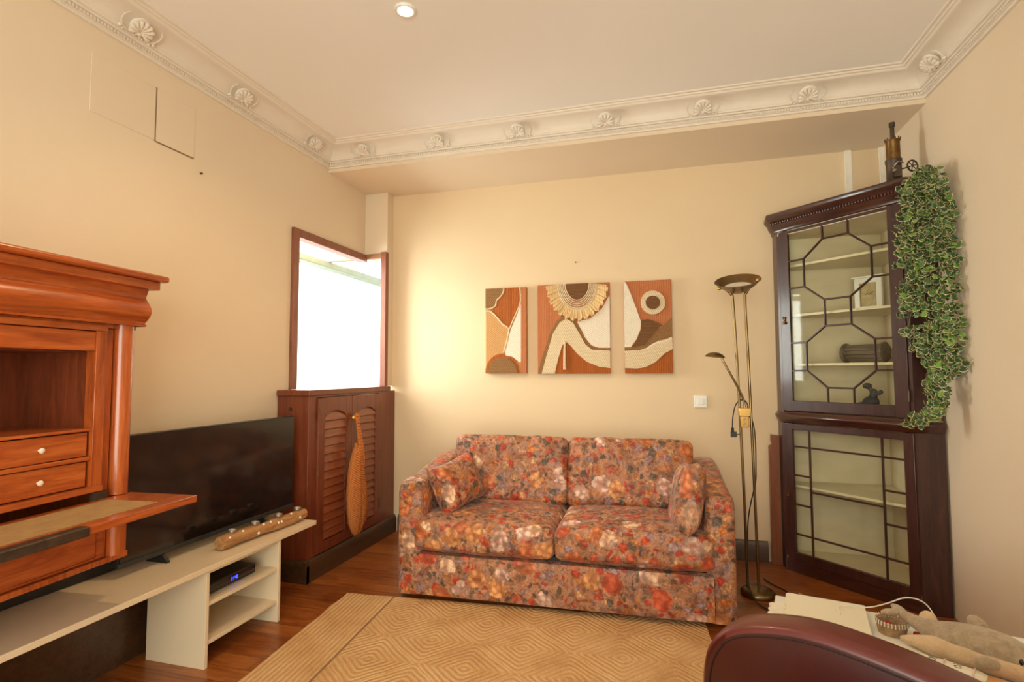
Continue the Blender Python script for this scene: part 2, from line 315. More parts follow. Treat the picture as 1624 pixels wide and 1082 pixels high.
# ------------------------------------------------------------------ mesh helpers
class MB:
    def __init__(s): s.bm = bmesh.new(); s.x = Matrix.Identity(4)
    def v(s, p): return s.bm.verts.new(s.x @ Vector(p))
    def face(s, vs):
        try: return s.bm.faces.new(vs)
        except ValueError: return None
    def box(s, x0, x1, y0, y1, z0, z1):
        V = [s.v((x, y, z)) for x in (x0, x1) for y in (y0, y1) for z in (z0, z1)]
        for f in ((0, 1, 3, 2), (4, 6, 7, 5), (0, 4, 5, 1), (2, 3, 7, 6), (0, 2, 6, 4), (1, 5, 7, 3)): s.face([V[i] for i in f])
        return s
    def loft(s, rings, close=True, caps=True):
        R = [[s.v(p) for p in r] for r in rings]; n = len(R[0])
        for a, b in zip(R[:-1], R[1:]):
            for i in range(n if close else n-1):
                j = (i+1) % n; s.face([a[i], a[j], b[j], b[i]])
        if caps and close: s.face(R[0][::-1]); s.face(R[-1])
        return s
    def prism(s, poly, axis, a, b):
        f = {'x': lambda u, v, t: (t, u, v), 'y': lambda u, v, t: (u, t, v), 'z': lambda u, v, t: (u, v, t)}[axis]
        return s.loft([[f(u, v, a) for u, v in poly], [f(u, v, b) for u, v in poly]])
    def tube(s, pts, r, n=8, caps=True, closed=False):
        P = [Vector(p) for p in pts]; rings = []
        up_ = Vector((0, 0, 1)); m = len(P); prev = None
        for i, p in enumerate(P):
            if closed: t = P[(i+1) % m]-P[i-1]
            else: t = P[min(i+1, m-1)]-P[max(i-1, 0)]
            t.normalize()
            if prev is None:
                a = t.cross(up_)
                if a.length < 1e-3: a = t.cross(Vector((1, 0, 0)))
            else:
                a = prev - t*prev.dot(t)
            a.normalize(); prev = a; b = t.cross(a)
            rr = r[i] if isinstance(r, (list, tuple)) else r
            rings.append([p+(a*math.cos(q)+b*math.sin(q))*rr for q in (2*PI*k/n for k in range(n))])
        if closed: rings.append(rings[0])
        return s.loft(rings, True, caps and not closed)
    def lathe(s, prof, c=(0, 0, 0), n=24, rot=None):
        M = Matrix.Translation(c) @ (rot.to_4x4() if rot else Matrix.Identity(4))
        rings = [[M @ Vector((max(r, 1e-4)*math.cos(2*PI*k/n), max(r, 1e-4)*math.sin(2*PI*k/n), z)) for k in range(n)] for r, z in prof]
        return s.loft(rings)
    def ball(s, c, rx, ry=None, rz=None, n=12, m=8, rot=None):
        ry = ry or rx; rz = rz or rx; R = rot or Matrix.Identity(3); c = Vector(c)
        rings = []
        for i in range(m+1):
            th = PI*i/m; st = max(math.sin(th), 1e-3)
            rings.append([c + R @ Vector((rx*st*math.cos(2*PI*k/n), ry*st*math.sin(2*PI*k/n), -rz*math.cos(th))) for k in range(n)])
        return s.loft(rings)
    def softbox(s, c, size, r, puff=(0, 0, 0), n=14, wr=0.0, M=None, seed=0, wf=14, crease=0.0):
        # rounded, puffed cushion
        tmp = bmesh.new(); bmesh.ops.create_cube(tmp, size=2)
        bmesh.ops.subdivide_edges(tmp, edges=tmp.edges[:], cuts=n, use_grid_fill=True)
        h = [q/2 for q in size]; M = M or Matrix.Identity(4); mp = {}
        for v in tmp.verts:
            p = v.co.copy()
            q = Vector([p[i]*h[i] for i in range(3)])
            inner = Vector([max(-(h[i]-r), min(h[i]-r, q[i])) for i in range(3)])
            d = q-inner
            if d.length > 1e-6:
                k = max(abs(d[i]) for i in range(3)); q = inner + d.normalized()*min(r, max(k, 1e-6)) if k > 0 else q
            for i in range(3):
                j, k2 = (i+1) % 3, (i+2) % 3
                q[i] += puff[i]*p[i]*(1-p[j]**4)*(1-p[k2]**4)
            if wr:
                nn = noise.noise(Vector((q.x*wf+seed, q.y*wf*0.6, q.z*wf)))
                q += q.normalized()*nn*wr
            if crease:
                cr = noise.noise(Vector((q.x*20+seed, 0.3, q.z*2.2+q.y*2)))
                q.y -= crease*max(0, abs(cr)-0.12)*(1 if q.y < 0 else 0)*(1-abs(p[0])**6)
            mp[v] = s.v(Vector(c) + (M @ q))
        for f in tmp.faces: s.face([mp[v] for v in f.verts])
        tmp.free(); return s
    def build(s, name, m, parent=None, world=False, bevel=0, smooth=True, ang=38, kind=None, label=None, sub=0):
        me = bpy.data.meshes.new(name)
        bm = s.bm; bmesh.ops.remove_doubles(bm, verts=bm.verts[:], dist=1e-5)
        bmesh.ops.recalc_face_normals(bm, faces=bm.faces[:])
        if world and parent is not None:
            bm.transform(wm(parent).inverted())
        for f in bm.faces: f.smooth = smooth
        if smooth:
            for e in bm.edges:
                e.smooth = len(e.link_faces) == 2 and e.calc_face_angle(0) < math.radians(ang)
        bm.to_mesh(me); bm.free()
        for mm in (m if isinstance(m, (list, tuple)) else [m]): me.materials.append(mm)
        o = bpy.data.objects.new(name, me); col.objects.link(o)
        if parent is not None: o.parent = parent
        if bevel:
            bv = o.modifiers.new('bevel', 'BEVEL'); bv.width = bevel; bv.segments = 2; bv.limit_method = 'ANGLE'
            bv.angle_limit = math.radians(40); bv.harden_normals = False
        if sub:
            ss = o.modifiers.new('subdivision', 'SUBSURF'); ss.levels = sub; ss.render_levels = sub
        if kind: o['kind'] = kind
        if label: o['label'] = label
        return o
def wm(o):
    m = Matrix.LocRotScale(o.location, o.rotation_euler, o.scale)
    return wm(o.parent) @ m if o.parent else m
def thing(name, label, cat, loc=(0, 0, 0), rz=0, group=None):
    o = bpy.data.objects.new(name, None); col.objects.link(o); o.location = loc; o.rotation_euler = (0, 0, rz)
    o.empty_display_size = 0.05; o['label'] = label; o['category'] = cat
    if group: o['group'] = group
    return o
def tag(o, label, cat, group=None):
    o['label'] = label; o['category'] = cat
    if group: o['group'] = group
    return o
def origin(o, loc):
    """put a single mesh's origin at its base"""
    o.data.transform(Matrix.Translation(-Vector(loc))); o.location = loc; return o
def copy_tree(o, parent=None):
    kids = [k for k in bpy.data.objects if k.parent == o]
    c = o.copy(); col.objects.link(c); c.parent = parent
    for k in kids: copy_tree(k, c)
    return c
def bez(P, n=24):
    """Catmull-Rom through points"""
    P = [Vector(p) for p in P]; Q = [P[0]*2-P[1]]+P+[P[-1]*2-P[-2]]; out = []
    for i in range(1, len(Q)-2):
        for k in range(n):
            t = k/n; a, b, c, d = Q[i-1:i+3]
            out.append(0.5*((2*b)+(c-a)*t+(2*a-5*b+4*c-d)*t*t+(3*b-a-3*c+d)*t**3))
    return out+[P[-1]]
def rotz(a): return Matrix.Rotation(a, 4, 'Z')

XL, XR, YB, YR, ZC, ZS, YBM = -2.30, 1.41, 3.943, -1.30, 2.86, 2.70, 3.335
S = 'structure'
# ------------------------------------------------------------------ room shell
MB().box(XL-0.9, XR+0.15, YR-0.6, YB+0.9, -0.10, 0.0).build('floor', FLOORM, kind=S, smooth=False)
MB().box(XL-0.12, XR+0.12, YR-0.12, YB+0.12, ZC, ZC+0.1).build('ceiling', CEIL, kind=S, smooth=False)
b = MB(); Y0, Y1, Z0, Z1 = 2.965, 3.843, 1.14, 2.185
b.box(XL-0.12, XL, YR, Y0, 0, ZC); b.box(XL-0.12, XL, Y0, YB+0.12, 0, Z0); b.box(XL-0.12, XL, Y0, YB+0.12, Z1, ZC)
b.build('wall_left', WALL, kind=S, smooth=False)
MB().box(XR, XR+0.12, YR, YB+0.12, 0, ZC).build('wall_right', WALL, kind=S, smooth=False)
b = MB(); b.box(-2.10, XR, YB, YB+0.12, 0, ZS+0.16); b.box(XL, -2.10, YB, YB+0.12, 0, Z0)
b.build('wall_back', WALL_LAMPLIT, kind=S, smooth=False)
# pilaster in the corner, hollow beside the corner window
b = MB(); b.box(XL, -2.10, 3.843, 4.35, Z1+0.01, ZS); b.box(-2.115, -2.10, 3.843, 3.943, 1.146, Z1+0.01)
b.build('wall_pilaster', WALL, kind=S, smooth=False)
b = MB(); b.box(XL, -1.75, YR-0.12, YR, 0, ZC); b.box(1.05, XR, YR-0.12, YR, 0, ZC); b.box(-1.75, 1.05, YR-0.12, YR, 2.4, ZC)
b.box(-1.75, 1.05, YR-0.12, YR, 0, 0.12)
b.build('wall_rear', WALL, kind=S, smooth=False)
b = MB(); b.box(XL, XR, YBM, YB+0.10, ZS, ZC); b.build('trim_1', WALL, kind=S, smooth=False)   # dropped beam along the back wall
# unseen rear window, added as the opening for the fill light
w2 = thing('fill_window', 'wide unseen window added behind the viewpoint for fill light', 'window', (-0.35, YR-0.06, 0.12)); w2['kind'] = S; del w2['label']; del w2['category']
b = MB()
for x in (-1.75, -0.83, 0.09, 0.99): b.box(x, x+0.06, YR-0.09, YR-0.03, 0.12, 2.4)
b.box(-1.75, 1.05, YR-0.09, YR-0.03, 0.12, 0.18); b.box(-1.75, 1.05, YR-0.09, YR-0.03, 2.34, 2.4)
b.build('window_frame', FRAMEW, w2, True, 0.004)
MB().box(-1.75, 1.05, YR-0.063, YR-0.058, 0.14, 2.38).build('pane', PANE, w2, True)
# corner window
w1 = bpy.data.objects.new('window_1', None); col.objects.link(w1); w1.location = (XL, 3.40, 1.14); w1['kind'] = S
b = MB()
b.box(XL-0.05, XL+0.022, 2.945, 3.0, 1.146, 2.20)                    # left post
b.box(XL-0.05, XL+0.022, 3.0, 3.845, 2.145, 2.20)                   # head on the left wall
b.build('window_frame', FRAMEW, w1, True, 0.003)
b = MB(); b.box(-2.145, -2.098, 3.822, 3.868, 1.145, 2.215); b.build('corner_post', FRAMEW, w1, True, 0.003)
b = MB(); b.box(-2.66, -2.13, 3.828, 3.862, 2.165, 2.205); b.build('head_rail', PALEW, w1, True, 0.002)
b = MB(); b.box(-2.72, -2.62, 2.7, 5.2, 2.115, 2.165); b.build('awning_rail', GREENF, w1, True, 0.004)
b = MB(); b.box(-2.72, XL-0.05, 2.8, 4.6, 1.06, 1.10); b.build('window_sill', PALEW, w1, True, 0.004)
b = MB(); b.box(-2.675, -2.67, 2.75, 5.1, 1.10, 2.115); b.build('pane', PANE, w1, True)

# cornice profile: d = distance from the wall, z
PROF = [(0, 2.724), (0.014, 2.724), (0.016, 2.733), (0.024, 2.736), (0.024, 2.752), (0.034, 2.755), (0.036, 2.762), (0.048, 2.764), (0.050, 2.772)]
for i in range(9):
    a = PI/2*i/8; PROF.append((0.052+0.088*(1-math.cos(a)), 2.774+0.058*math.sin(a)))
PROF += [(0.146, 2.836), (0.150, 2.843), (0.160, 2.845), (0.163, 2.852), (0.176, 2.853), (0.180, 2.86), (0, 2.86)]
def shell_mesh():
    b = MB()
    for k in range(9):
        a = math.radians(-108+27*k); L = 0.041*(1.0 if abs(k-4) < 3 else 0.88)
        p0 = Vector((0, -0.012, 0)); d = Vector((math.sin(a), math.cos(a), 0))
        pts = [p0+d*L*t+Vector((0, 0, 0.006+0.007*math.sin(PI*t*0.85))) for t in (0.05, 0.3, 0.6, 0.85, 0.97, 1.04)]
        b.tube(pts, [0.0012, 0.0032, 0.0056, 0.0078, 0.0078, 0.0040], 8)
    for s in (-1, 1):
        pts = [(s*(0.014+0.012*math.cos(t)*(1-t/9)), -0.026+0.010*math.sin(t)*(1-t/9), 0.008) for t in [q*0.6 for q in range(11)]]
        b.tube(pts, 0.0035, 6)
        pts = bez([(s*0.034, -0.030, 0.004), (s*0.052, -0.026, 0.004), (s*0.066, -0.012, 0.003), (s*0.070, 0.01, 0.002), (s*0.06, 0.03, 0.002)], 5)
        b.tube(pts, [0.004-0.0030*i/len(pts) for i in range(len(pts))], 6)
        b.ball((s*0.062, -0.028, 0.005), 0.0065, n=8, m=6)
        b.ball((s*0.050, -0.034, 0.004), 0.005, n=8, m=6)
    b.ball((0, -0.020, 0.008), 0.010, 0.008, 0.007, 10, 6)
    b.ball((0, 0.000, -0.006), 0.036, 0.034, 0.009, 20, 8)
    b.bm.transform(Matrix.Scale(1.28, 4))
    return b
def cornice(name, A, B, nrm, mitA, mitB, shells):
    """A,B ends on the wall line; nrm points into the room; mitred ends"""
    A, B, nrm = Vector((*A, 0)), Vector((*B, 0)), Vector((*nrm, 0)); t = (B-A).normalized()
    b = MB()
    b.loft([[A+nrm*d+t*(d*mitA)+Vector((0, 0, z)) for d, z in PROF], [B+nrm*d-t*(d*mitB)+Vector((0, 0, z)) for d, z in PROF]])
    L = (B-A).length; n = int((L-0.04)/0.0145)
    for i in range(n):                                                # rope beading
        c = A+t*(0.02+i*0.0145)+nrm*0.027+Vector((0, 0, 2.744))
        b.box(c.x-0.0045, c.x+0.0045, c.y-0.0045, c.y+0.0045, c.z-0.006, c.z+0.006)
    o = b.build(name, PLASTER, kind=S, ang=30)
    # local frame for the shells: x along wall, y up the cove, z out of it
    n2 = (nrm*0.62+Vector((0, 0, -0.78))).normalized(); xx = t; yy = n2.cross(xx).normalized()
    if yy.z < 0: yy = -yy; xx = -xx
    R = Matrix((xx, yy, n2)).transposed().to_4x4()
    first = None
    for s in shells:
        P = A+t*s+nrm*0.082+Vector((0, 0, 2.796))
        if first is None:
            sb = shell_mesh(); first = sb.build('shell_ornament', PLASTER, o); q = first
        else:
            q = first.copy(); col.objects.link(q); q.parent = o
        q.matrix_local = Matrix.Translation(P) @ R
    return o
cornice('trim_2', (XL, YR), (XL, YBM), (1, 0), 1, 1, [y-YR for y in (-0.06, 0.56, 1.18, 1.80, 2.415, 3.06)])
cornice('trim_3', (XL, YBM), (XR, YBM), (0, -1), 1, 1, [x-XL for x in (-1.975, -1.42, -0.862, -0.302, 0.262, 0.817)])
cornice('trim_4', (XR, YBM), (XR, YR), (-1, 0), 1, 1, [YBM-y for y in (3.08, 2.46, 1.84, 1.22, 0.6)])
# white trunking strips in the right corner, above the cabinet
MB().box(1.190, 1.226, YB-0.018, YB, 2.29, ZS).build('trim_5', STRIP, kind=S)
MB().box(1.388, XR, YB-0.02, YB, 2.29, ZS).build('trim_6', STRIP, kind=S)
# baseboards
bp = [(0, 0), (0.022, 0), (0.022, 0.105), (0.012, 0.128), (0, 0.132)]
b = MB(); b.loft([[(x, YB-d, z) for d, z in bp] for x in (-2.03, 0.655)]); b.build('baseboard_back', BASEW, kind=S)
b = MB(); b.loft([[(XL+d, y, z) for d, z in bp] for y in (YR, 2.815)]); b.build('baseboard_left', BASEY, kind=S)

# ------------------------------------------------------------------ ceiling spotlight
sp = thing('ceiling_spotlight', 'small round recessed spotlight glowing in the ceiling', 'ceiling light', (-1.065, 2.09, ZC))
b = MB(); b.lathe([(0.030, -0.004), (0.036, -0.010), (0.044, -0.010), (0.048, -0.004), (0.048, 0.0), (0.030, 0.0)], n=32); b.build('trim_ring', WHITE, sp)
b = MB(); b.lathe([(0.0, -0.006), (0.026, -0.006), (0.029, -0.002), (0.029, 0.0), (0, 0)], n=28); b.build('bulb', GLOW, sp)
l = bpy.data.lights.new('spotlight_lamp', 'SPOT'); l.energy = 46; l.color = (1, 0.66, 0.32); l.spot_size = math.radians(150); l.spot_blend = 0.8; l.shadow_soft_size = 0.03
lo = bpy.data.objects.new('spotlight_lamp', l); col.objects.link(lo); lo.location = (-1.065, 2.09, ZC-0.03)

# ------------------------------------------------------------------ wall hatch, nails, switch
h = thing('access_hatch', 'painted two-leaf access hatch high on the left wall', 'hatch', (XL, 1.91, 2.353))
for i, (a, c) in enumerate(((1.650, 1.951), (1.959, 2.175))):
    b = MB(); b.box(XL, XL+0.003, a, c, 2.357, 2.61); b.build('hatch_door', WALL, h, True, 0.001)
b = MB(); b.box(XL, XL+0.0012, 1.951, 1.959, 2.353, 2.615)
b.box(XL, XL+0.0012, 1.959, 2.175, 2.350, 2.357); b.build('gap_line', mat('gap_shadow_grime', (0.25, 0.16, 0.08)), h, True)
nl = MB().tube([(XL, 2.221, 2.294), (XL+0.012, 2.221, 2.292)], 0.005, 8).build('wall_nail', IRON)
tag(origin(nl, (XL, 2.221, 2.294)), 'tiny dark nail in the left wall below the hatch', 'nail')
nl = MB().tube([(-0.60, YB, 2.065), (-0.60, YB-0.012, 2.065)], 0.005, 8).build('wall_nail', IRON)
tag(origin(nl, (-0.60, YB, 2.065)), 'tiny dark nail in the back wall above the middle art panel', 'nail')
sw = thing('light_switch', 'square white light switch on the back wall beside the floor lamp', 'light switch', (0.255, YB, 1.0))
MB().box(0.213, 0.297, YB-0.010, YB, 1.003, 1.087).build('plate', WHITE, sw, True, 0.003)
MB().box(0.234, 0.276, YB-0.015, YB-0.009, 1.024, 1.066).build('rocker', WHITE, sw, True, 0.002)

# ------------------------------------------------------------------ louvered cabinet under the corner window
XF = -2.07
lc = thing('louvered_cabinet', 'reddish wooden louvered cabinet built under the corner window', 'cabinet', (-2.18, 3.35, 0))
b = MB()
b.box(XL+0.005, XF-0.03, 2.840, 2.862, 0.12, 1.11)                        # near side
b.box(XF-0.03, XF, 2.840, 2.918, 0.12, 1.11); b.box(XF-0.03, XF, 3.686, 3.935, 0.12, 1.11)
b.box(XF-0.03, XF, 2.918, 3.686, 1.096, 1.11); b.box(XF-0.03, XF, 2.918, 3.686, 0.12, 0.135)
b.build('body', LOUV, lc, True, 0.002)
MB().box(XL+0.005, XF+0.012, 2.828, 3.842, 1.11, 1.145).build('top', LOUV, lc, True, 0.004)
b = MB(); pb = [(0, 0), (0.024, 0), (0.024, 0.10), (0.010, 0.128), (0, 0.132)]
b.loft([[(XF+d, y, z) for d, z in pb] for y in (2.815, 3.94)])
b.loft([[(x, 2.840-d, z) for d, z in pb] for x in (XL+0.005, XF+0.024)])
b.build('plinth', BASEY, lc, True)
b = MB(); b.tube([(XL+0.10, 2.8415, 1.03), (XL+0.10, 2.834, 1.03)], 0.012, 12); b.build('lock', IRON, lc, True)
def louver_door(ya, yb, zt, zb):
    o = MB()
    st = 0.068
    o.box(XF-0.006, XF+0.012, ya, ya+st, zb, zt); o.box(XF-0.006, XF+0.012, yb-st, yb, zb, zt)
    o.box(XF-0.006, XF+0.012, ya+st, yb-st, zb, zb+0.06)
    # arched top rail
    yl, yr = ya+st, yb-st; zl = zt-0.125; zr = 0.04
    pts = [(yl, zt), (yr, zt)]+[(yr-(yr-yl)*k/12, zl+zr*math.sin(PI*k/12)**0.7) for k in range(13)]
    o.prism(pts, 'x', XF-0.006, XF+0.012)
    return o
doors = []
for i, (ya, yb) in enumerate(((2.922, 3.297), (3.303, 3.682))):
    d = louver_door(ya, yb, 1.092, 0.138).build('door', LOUV, lc, True, 0.002); doors.append(d)
    sl = MB(); yl, yr = ya+0.068, yb-0.068
    sl.box(XF-0.010, XF-0.007, yl, yr, 0.198, 1.0)
    n = 15
    for k in range(n):
        z = 0.205+k*(0.79/n)
        sl.prism([(XF-0.006, z+0.048), (XF-0.002, z+0.052), (XF+0.010, z+0.004), (XF+0.006, z)], 'y', yl, yr) if False else \
        sl.loft([[(XF-0.006, y, z+0.050), (XF-0.002, y, z+0.053), (XF+0.011, y, z+0.006), (XF+0.007, y, z)] for y in (yl, yr)])
    sl.build('louvre_panel', LOUVY, d, True)
    hy = ya+0.002 if i == 0 else yb-0.002
    for z in (0.24, 0.60, 0.96):
        MB().tube([(XF+0.013, hy, z), (XF+0.013, hy, z+0.075)], 0.0040, 8).build('hinge', BRONZE, d, True)
    ky = yb-0.020 if i == 0 else ya+0.022
    kb = MB(); kb.lathe([(0.006, 0), (0.006, 0.012), (0.014, 0.018), (0.017, 0.026), (0.012, 0.034), (0, 0.036)], (XF+0.012, ky, 0.945), 14, Matrix.Rotation(PI/2, 3, 'Y'))
    kb.build('knob', GOLD, d, True)
# string bag on the knob
bag = thing('string_bag', 'long orange string net bag hanging from the cabinet door knob', 'bag', (-2.02, 3.335, 0.17))
prof = [(0.165, 0.0, 3.358), (0.172, 0.030, 3.358), (0.20, 0.055, 3.360), (0.26, 0.088, 3.362), (0.34, 0.100, 3.366), (0.42, 0.101, 3.366), (0.50, 0.092, 3.362), (0.58, 0.080, 3.355), (0.66, 0.066, 3.346), (0.72, 0.050, 3.340), (0.76, 0.034, 3.337)]
b = MB(); rings = []
for z, r, y in prof:
    y = 3.235+0.012*math.sin(z*6)+0.03*max(0, (z-0.62)/0.14)
    rings.append([(-1.985+max(r, 0.004)*0.52*math.sin(t)*(1+0.16*math.sin(9*t+z*6)), y+0.01+max(r, 0.004)*0.98*math.cos(t)*(1+0.05*math.sin(8*t+z*5)), z) for t in (2*PI*k/28 for k in range(28))])
b.loft(rings); b.build('net', BAGM, bag, True, ang=80)
b = MB()
for y0, z0, y1 in ((3.30, 0.74, 3.296), (3.312, 0.75, 3.301), (3.332, 0.755, 3.314), (3.350, 0.745, 3.322), (3.318, 0.60, 3.308)):
    b.tube(bez([(-1.953, y0-0.075, z0-0.20), (-1.960, y0-0.055, z0-0.05), (-1.990, (y0+y1)/2-0.03, z0+0.08), (-2.026, y1, 0.955), (-2.034, y1, 0.964)], 6), 0.006, 6)
for y in (3.295, 3.235): b.ball((-1.985, y, 0.76), 0.012, 0.014, 0.022, 8, 6)
b.build('strap', BAGM, bag, True)

# ------------------------------------------------------------------ television, stand, box, log
ts = thing('tv_stand', 'long low cream television stand against the left wall', 'tv stand', (-2.06, 1.7, 0))
MB().box(-2.255, -1.872, 0.55, 2.655, 0.407, 0.430).build('top', CREAM, ts, True, 0.002)
for y0 in (1.914, 0.62):
    for y in (y0, y0+0.45): MB().box(-2.20, -1.884, y, y+0.018, 0, 0.407).build('side_panel', CREAM, ts, True, 0.0015)
    MB().box(-2.198, -1.888, y0+0.018, y0+0.45, 0.392, 0.407).build('top_rail', CREAM, ts, True, 0.001)
    MB().box(-2.198, -1.890, y0+0.018, y0+0.45, 0.254, 0.270).build('shelf', CREAM, ts, True, 0.001)
    MB().box(-2.198, -1.890, y0+0.018, y0+0.45, 0.092, 0.108).build('shelf', CREAM, ts, True, 0.001)
    MB().box(-2.200, -2.190, y0+0.018, y0+0.45, 0.092, 0.407).build('back_panel', CREAM, ts, True)
tv = thing('television', 'flat black television standing on the long cream stand', 'television', (-2.12, 2.22, 0.43))
MB().box(-2.142, -2.106, 1.695, 2.752, 0.472, 0.997).build('housing', BLACK, tv, True, 0.003)
MB().box(-2.107, -2.103, 1.701, 2.746, 0.490, 0.992).build('screen', BLACKG, tv, True)
MB().box(-2.106, -2.100, 1.695, 2.752, 0.468, 0.488).build('lower_bezel', mat('dark_grey_bezel', (0.03, 0.03, 0.03), None, 0.35), tv, True, 0.001)
for y in (1.90, 2.52):
    b = MB(); b.loft([[(x, y+dy, z) for x, z in ((-2.130, 0.473), (-2.112, 0.473), (-2.075, 0.436), (-2.075, 0.4305), (-2.19, 0.4305), (-2.19, 0.438))] for dy in (-0.008, 0.008)])
    b.build('foot', BLACK, tv, True)
sb = thing('gap_shade_strip', 'long thin black strip added behind the television, filling in the shaded gap', 'gap_shade_strip', (-2.23, 1.7, 0.43))  # black strip added to fill the shaded gap below television and desk
MB().box(-2.246, -2.214, 0.72, 2.690, 0.4305, 0.500).build('casing', BLACK, sb, True, 0.006)
MB().box(-2.2145, -2.2125, 0.73, 2.68, 0.436, 0.494).build('strip_front', BLACK, sb, True)
stb = thing('set_top_box', 'black set-top box with blue display on the shelf of the cream stand', 'set-top box', (-2.05, 2.1, 0.27))
MB().box(-2.16, -1.945, 1.975, 2.275, 0.274, 0.318).build('casing', BLACK, stb, True, 0.004)
MB().box(-1.9455, -1.9435, 1.98, 2.27, 0.279, 0.313).build('front_panel', BLACKG, stb, True)
for y in (2.0, 2.23): MB().box(-2.13, -1.97, y, y+0.02, 0.270, 0.275).build('foot', BLACK, stb, True)
b = MB()
def seg(b, y, z, ch, hgt=0.013, w=0.006):
    on = {'0': 'abcdef', '1': 'bc', '2': 'abged', '4': 'fgbc', '5': 'afgcd'}[ch]; h2 = hgt/2; t = 0.0016
    S_ = dict(a=(0, hgt, w, hgt), d=(0, 0, w, 0), g=(0, h2, w, h2), f=(0, h2, 0, hgt), b=(w, h2, w, hgt), e=(0, 0, 0, h2), c=(w, 0, w, h2))
    for k in on:
        a0, b0, a1, b1 = S_[k]; b.box(-1.9437, -1.9425, y+a0-t/2, y+a1+t/2, z+b0-t/2, z+b1+t/2)
for i, ch in enumerate('2140'): seg(b, 2.118+i*0.0095+(0.004 if i > 1 else 0), 0.290, ch)
b.build('display', BLUE, stb, True)
lg = thing('log_candle_holder', 'driftwood log tealight holder with pearl beads on the cream stand', 'candle holder', (-1.97, 2.40, 0.43))
A, B = Vector((-1.985, 2.085, 0.463)), Vector((-1.945, 2.640, 0.466)); b = MB(); rings = []
ax = (B-A).normalized(); sd = Vector((0, 0, 1)).cross(ax).normalized()
for i in range(22):
    t = i/21; c = A.lerp(B, t)+Vector((0, 0, 0.003*math.sin(t*7)))
    r = 0.0305+0.002*math.sin(t*11)+0.0016*math.sin(t*23)
    rings.append([c+sd*math.cos(q)*r*(1+0.10*noise.noise(Vector((q*1.3, t*6, 2))))+Vector((0, 0, 1))*math.sin(q)*r*(1+0.10*noise.noise(Vector((q*1.1, t*7, 5)))) for q in (2*PI*k/16 for k in range(16))])
b.loft(rings); b.build('log', LOGW, lg, True, ang=60)
lights = []
for t in (0.13, 0.38, 0.66, 0.91):
    c = A.lerp(B, t)+Vector((0, 0, 0.030))
    q = thing('tealight', '', 'candle', (c.x, c.y, c.z), 0, 'tealights in the driftwood log')
    b = MB(); b.lathe([(0.0185, 0), (0.0195, 0.003), (0.0195, 0.015), (0.0185, 0.0165), (0.0172, 0.015), (0.0172, 0.010), (0, 0.010)], n=20); b.build('cup', SILVER, q)
    b = MB(); b.lathe([(0.0168, 0.0098), (0.0168, 0.0125), (0.0, 0.012)], n=18); b.tube([(0, 0, 0.012), (0.001, 0, 0.017)], 0.0008, 5); b.build('wax', WAX, q)
    lights.append(q)
for q, lb in zip(lights, ('tealight nearest the desk in the driftwood log', 'second tealight from the desk end of the driftwood log', 'third tealight from the desk end of the driftwood log', 'tealight at the cabinet end of the driftwood log')): q['label'] = lb
for t, dz, dx in ((0.06, 0.016, 0.020), (0.21, 0.022, 0.014), (0.36, -0.004, 0.026), (0.44, 0.020, 0.016), (0.53, 0.020, 0.014), (0.60, 0.008, 0.024), (0.64, 0.008, 0.024), (0.80, 0.022, 0.010), (0.88, -0.002, 0.026)):
    c = A.lerp(B, t); MB().ball((c.x+dx*1.18, c.y, c.z+dz*1.18), 0.0068, n=10, m=8).build('bead', PEARL, lg, True)

# ------------------------------------------------------------------ secretaire
se = thing('secretaire_desk', 'orange mahogany drop-front secretaire desk with its flap open', 'desk', (-1.8925, 1.1014, 0.43), math.radians(94.3))
def zz(z): return z-0.43
W = 0.5
def sbox(b, x0, x1, y0, y1, z0, z1): b.box(x0, x1, y0, y1, zz(z0), zz(z1)); return b
for x0, x1, y0, y1 in ((-W+0.01, -W+0.06, 0.01, 0.06), (-W+0.01, -W+0.06, 0.225, 0.270), (W-0.06, W-0.015, 0.324, 0.334)):
    b = MB(); sbox(b, x0, x1, y0, y1, 0.4305, 0.575); b.build('foot', BLACK, se)
b = MB()
sbox(b, -W, -W+0.022, 0.03, 0.335, 0.575, 1.43); sbox(b, W-0.024, W-0.002, 0.03, 0.335, 0.575, 1.43)     # sides
sbox(b, -W, W, 0.325, 0.335, 0.575, 1.43); sbox(b, -W, W, 0.01, 0.335, 0.571, 0.590); sbox(b, -W, W, 0.01, 0.335, 1.415, 1.43)
for s in (-1, 1):                                                            # front stiles
    a, c = sorted((s*(W-0.078), s*(W-0.118))); sbox(b, a, c, 0.026, 0.05, 0.590, 1.415)
    a, c = sorted((s*(W-0.118), s*(W-0.158))); sbox(b, a, c, 0.008, 0.05, 0.84, 1.415)
    a, c = sorted((s*W*0.998, s*(W-0.08))); sbox(b, a, c, 0.034, 0.05, 0.590, 1.415)
b.build('carcass', SECV, se, bevel=0.0015)
for s in (-1, 1):
    b = MB(); b.tube([(s*(W-0.040), 0.026, zz(0.590)), (s*(W-0.040), 0.026, zz(0.78))], 0.034, 20)
    b.tube([(s*(W-0.040), 0.026, zz(0.808)), (s*(W-0.040), 0.026, zz(1.43))], 0.034, 20)
    b.build('column', SECV, se)
b = MB(); sbox(b, -W+0.158, W-0.158, 0.012, 0.03, 1.330, 1.400); sbox(b, -W+0.118, W-0.118, 0.004, 0.03, 1.402, 1.424)
b.build('header_panel', SECW, se, bevel=0.002)
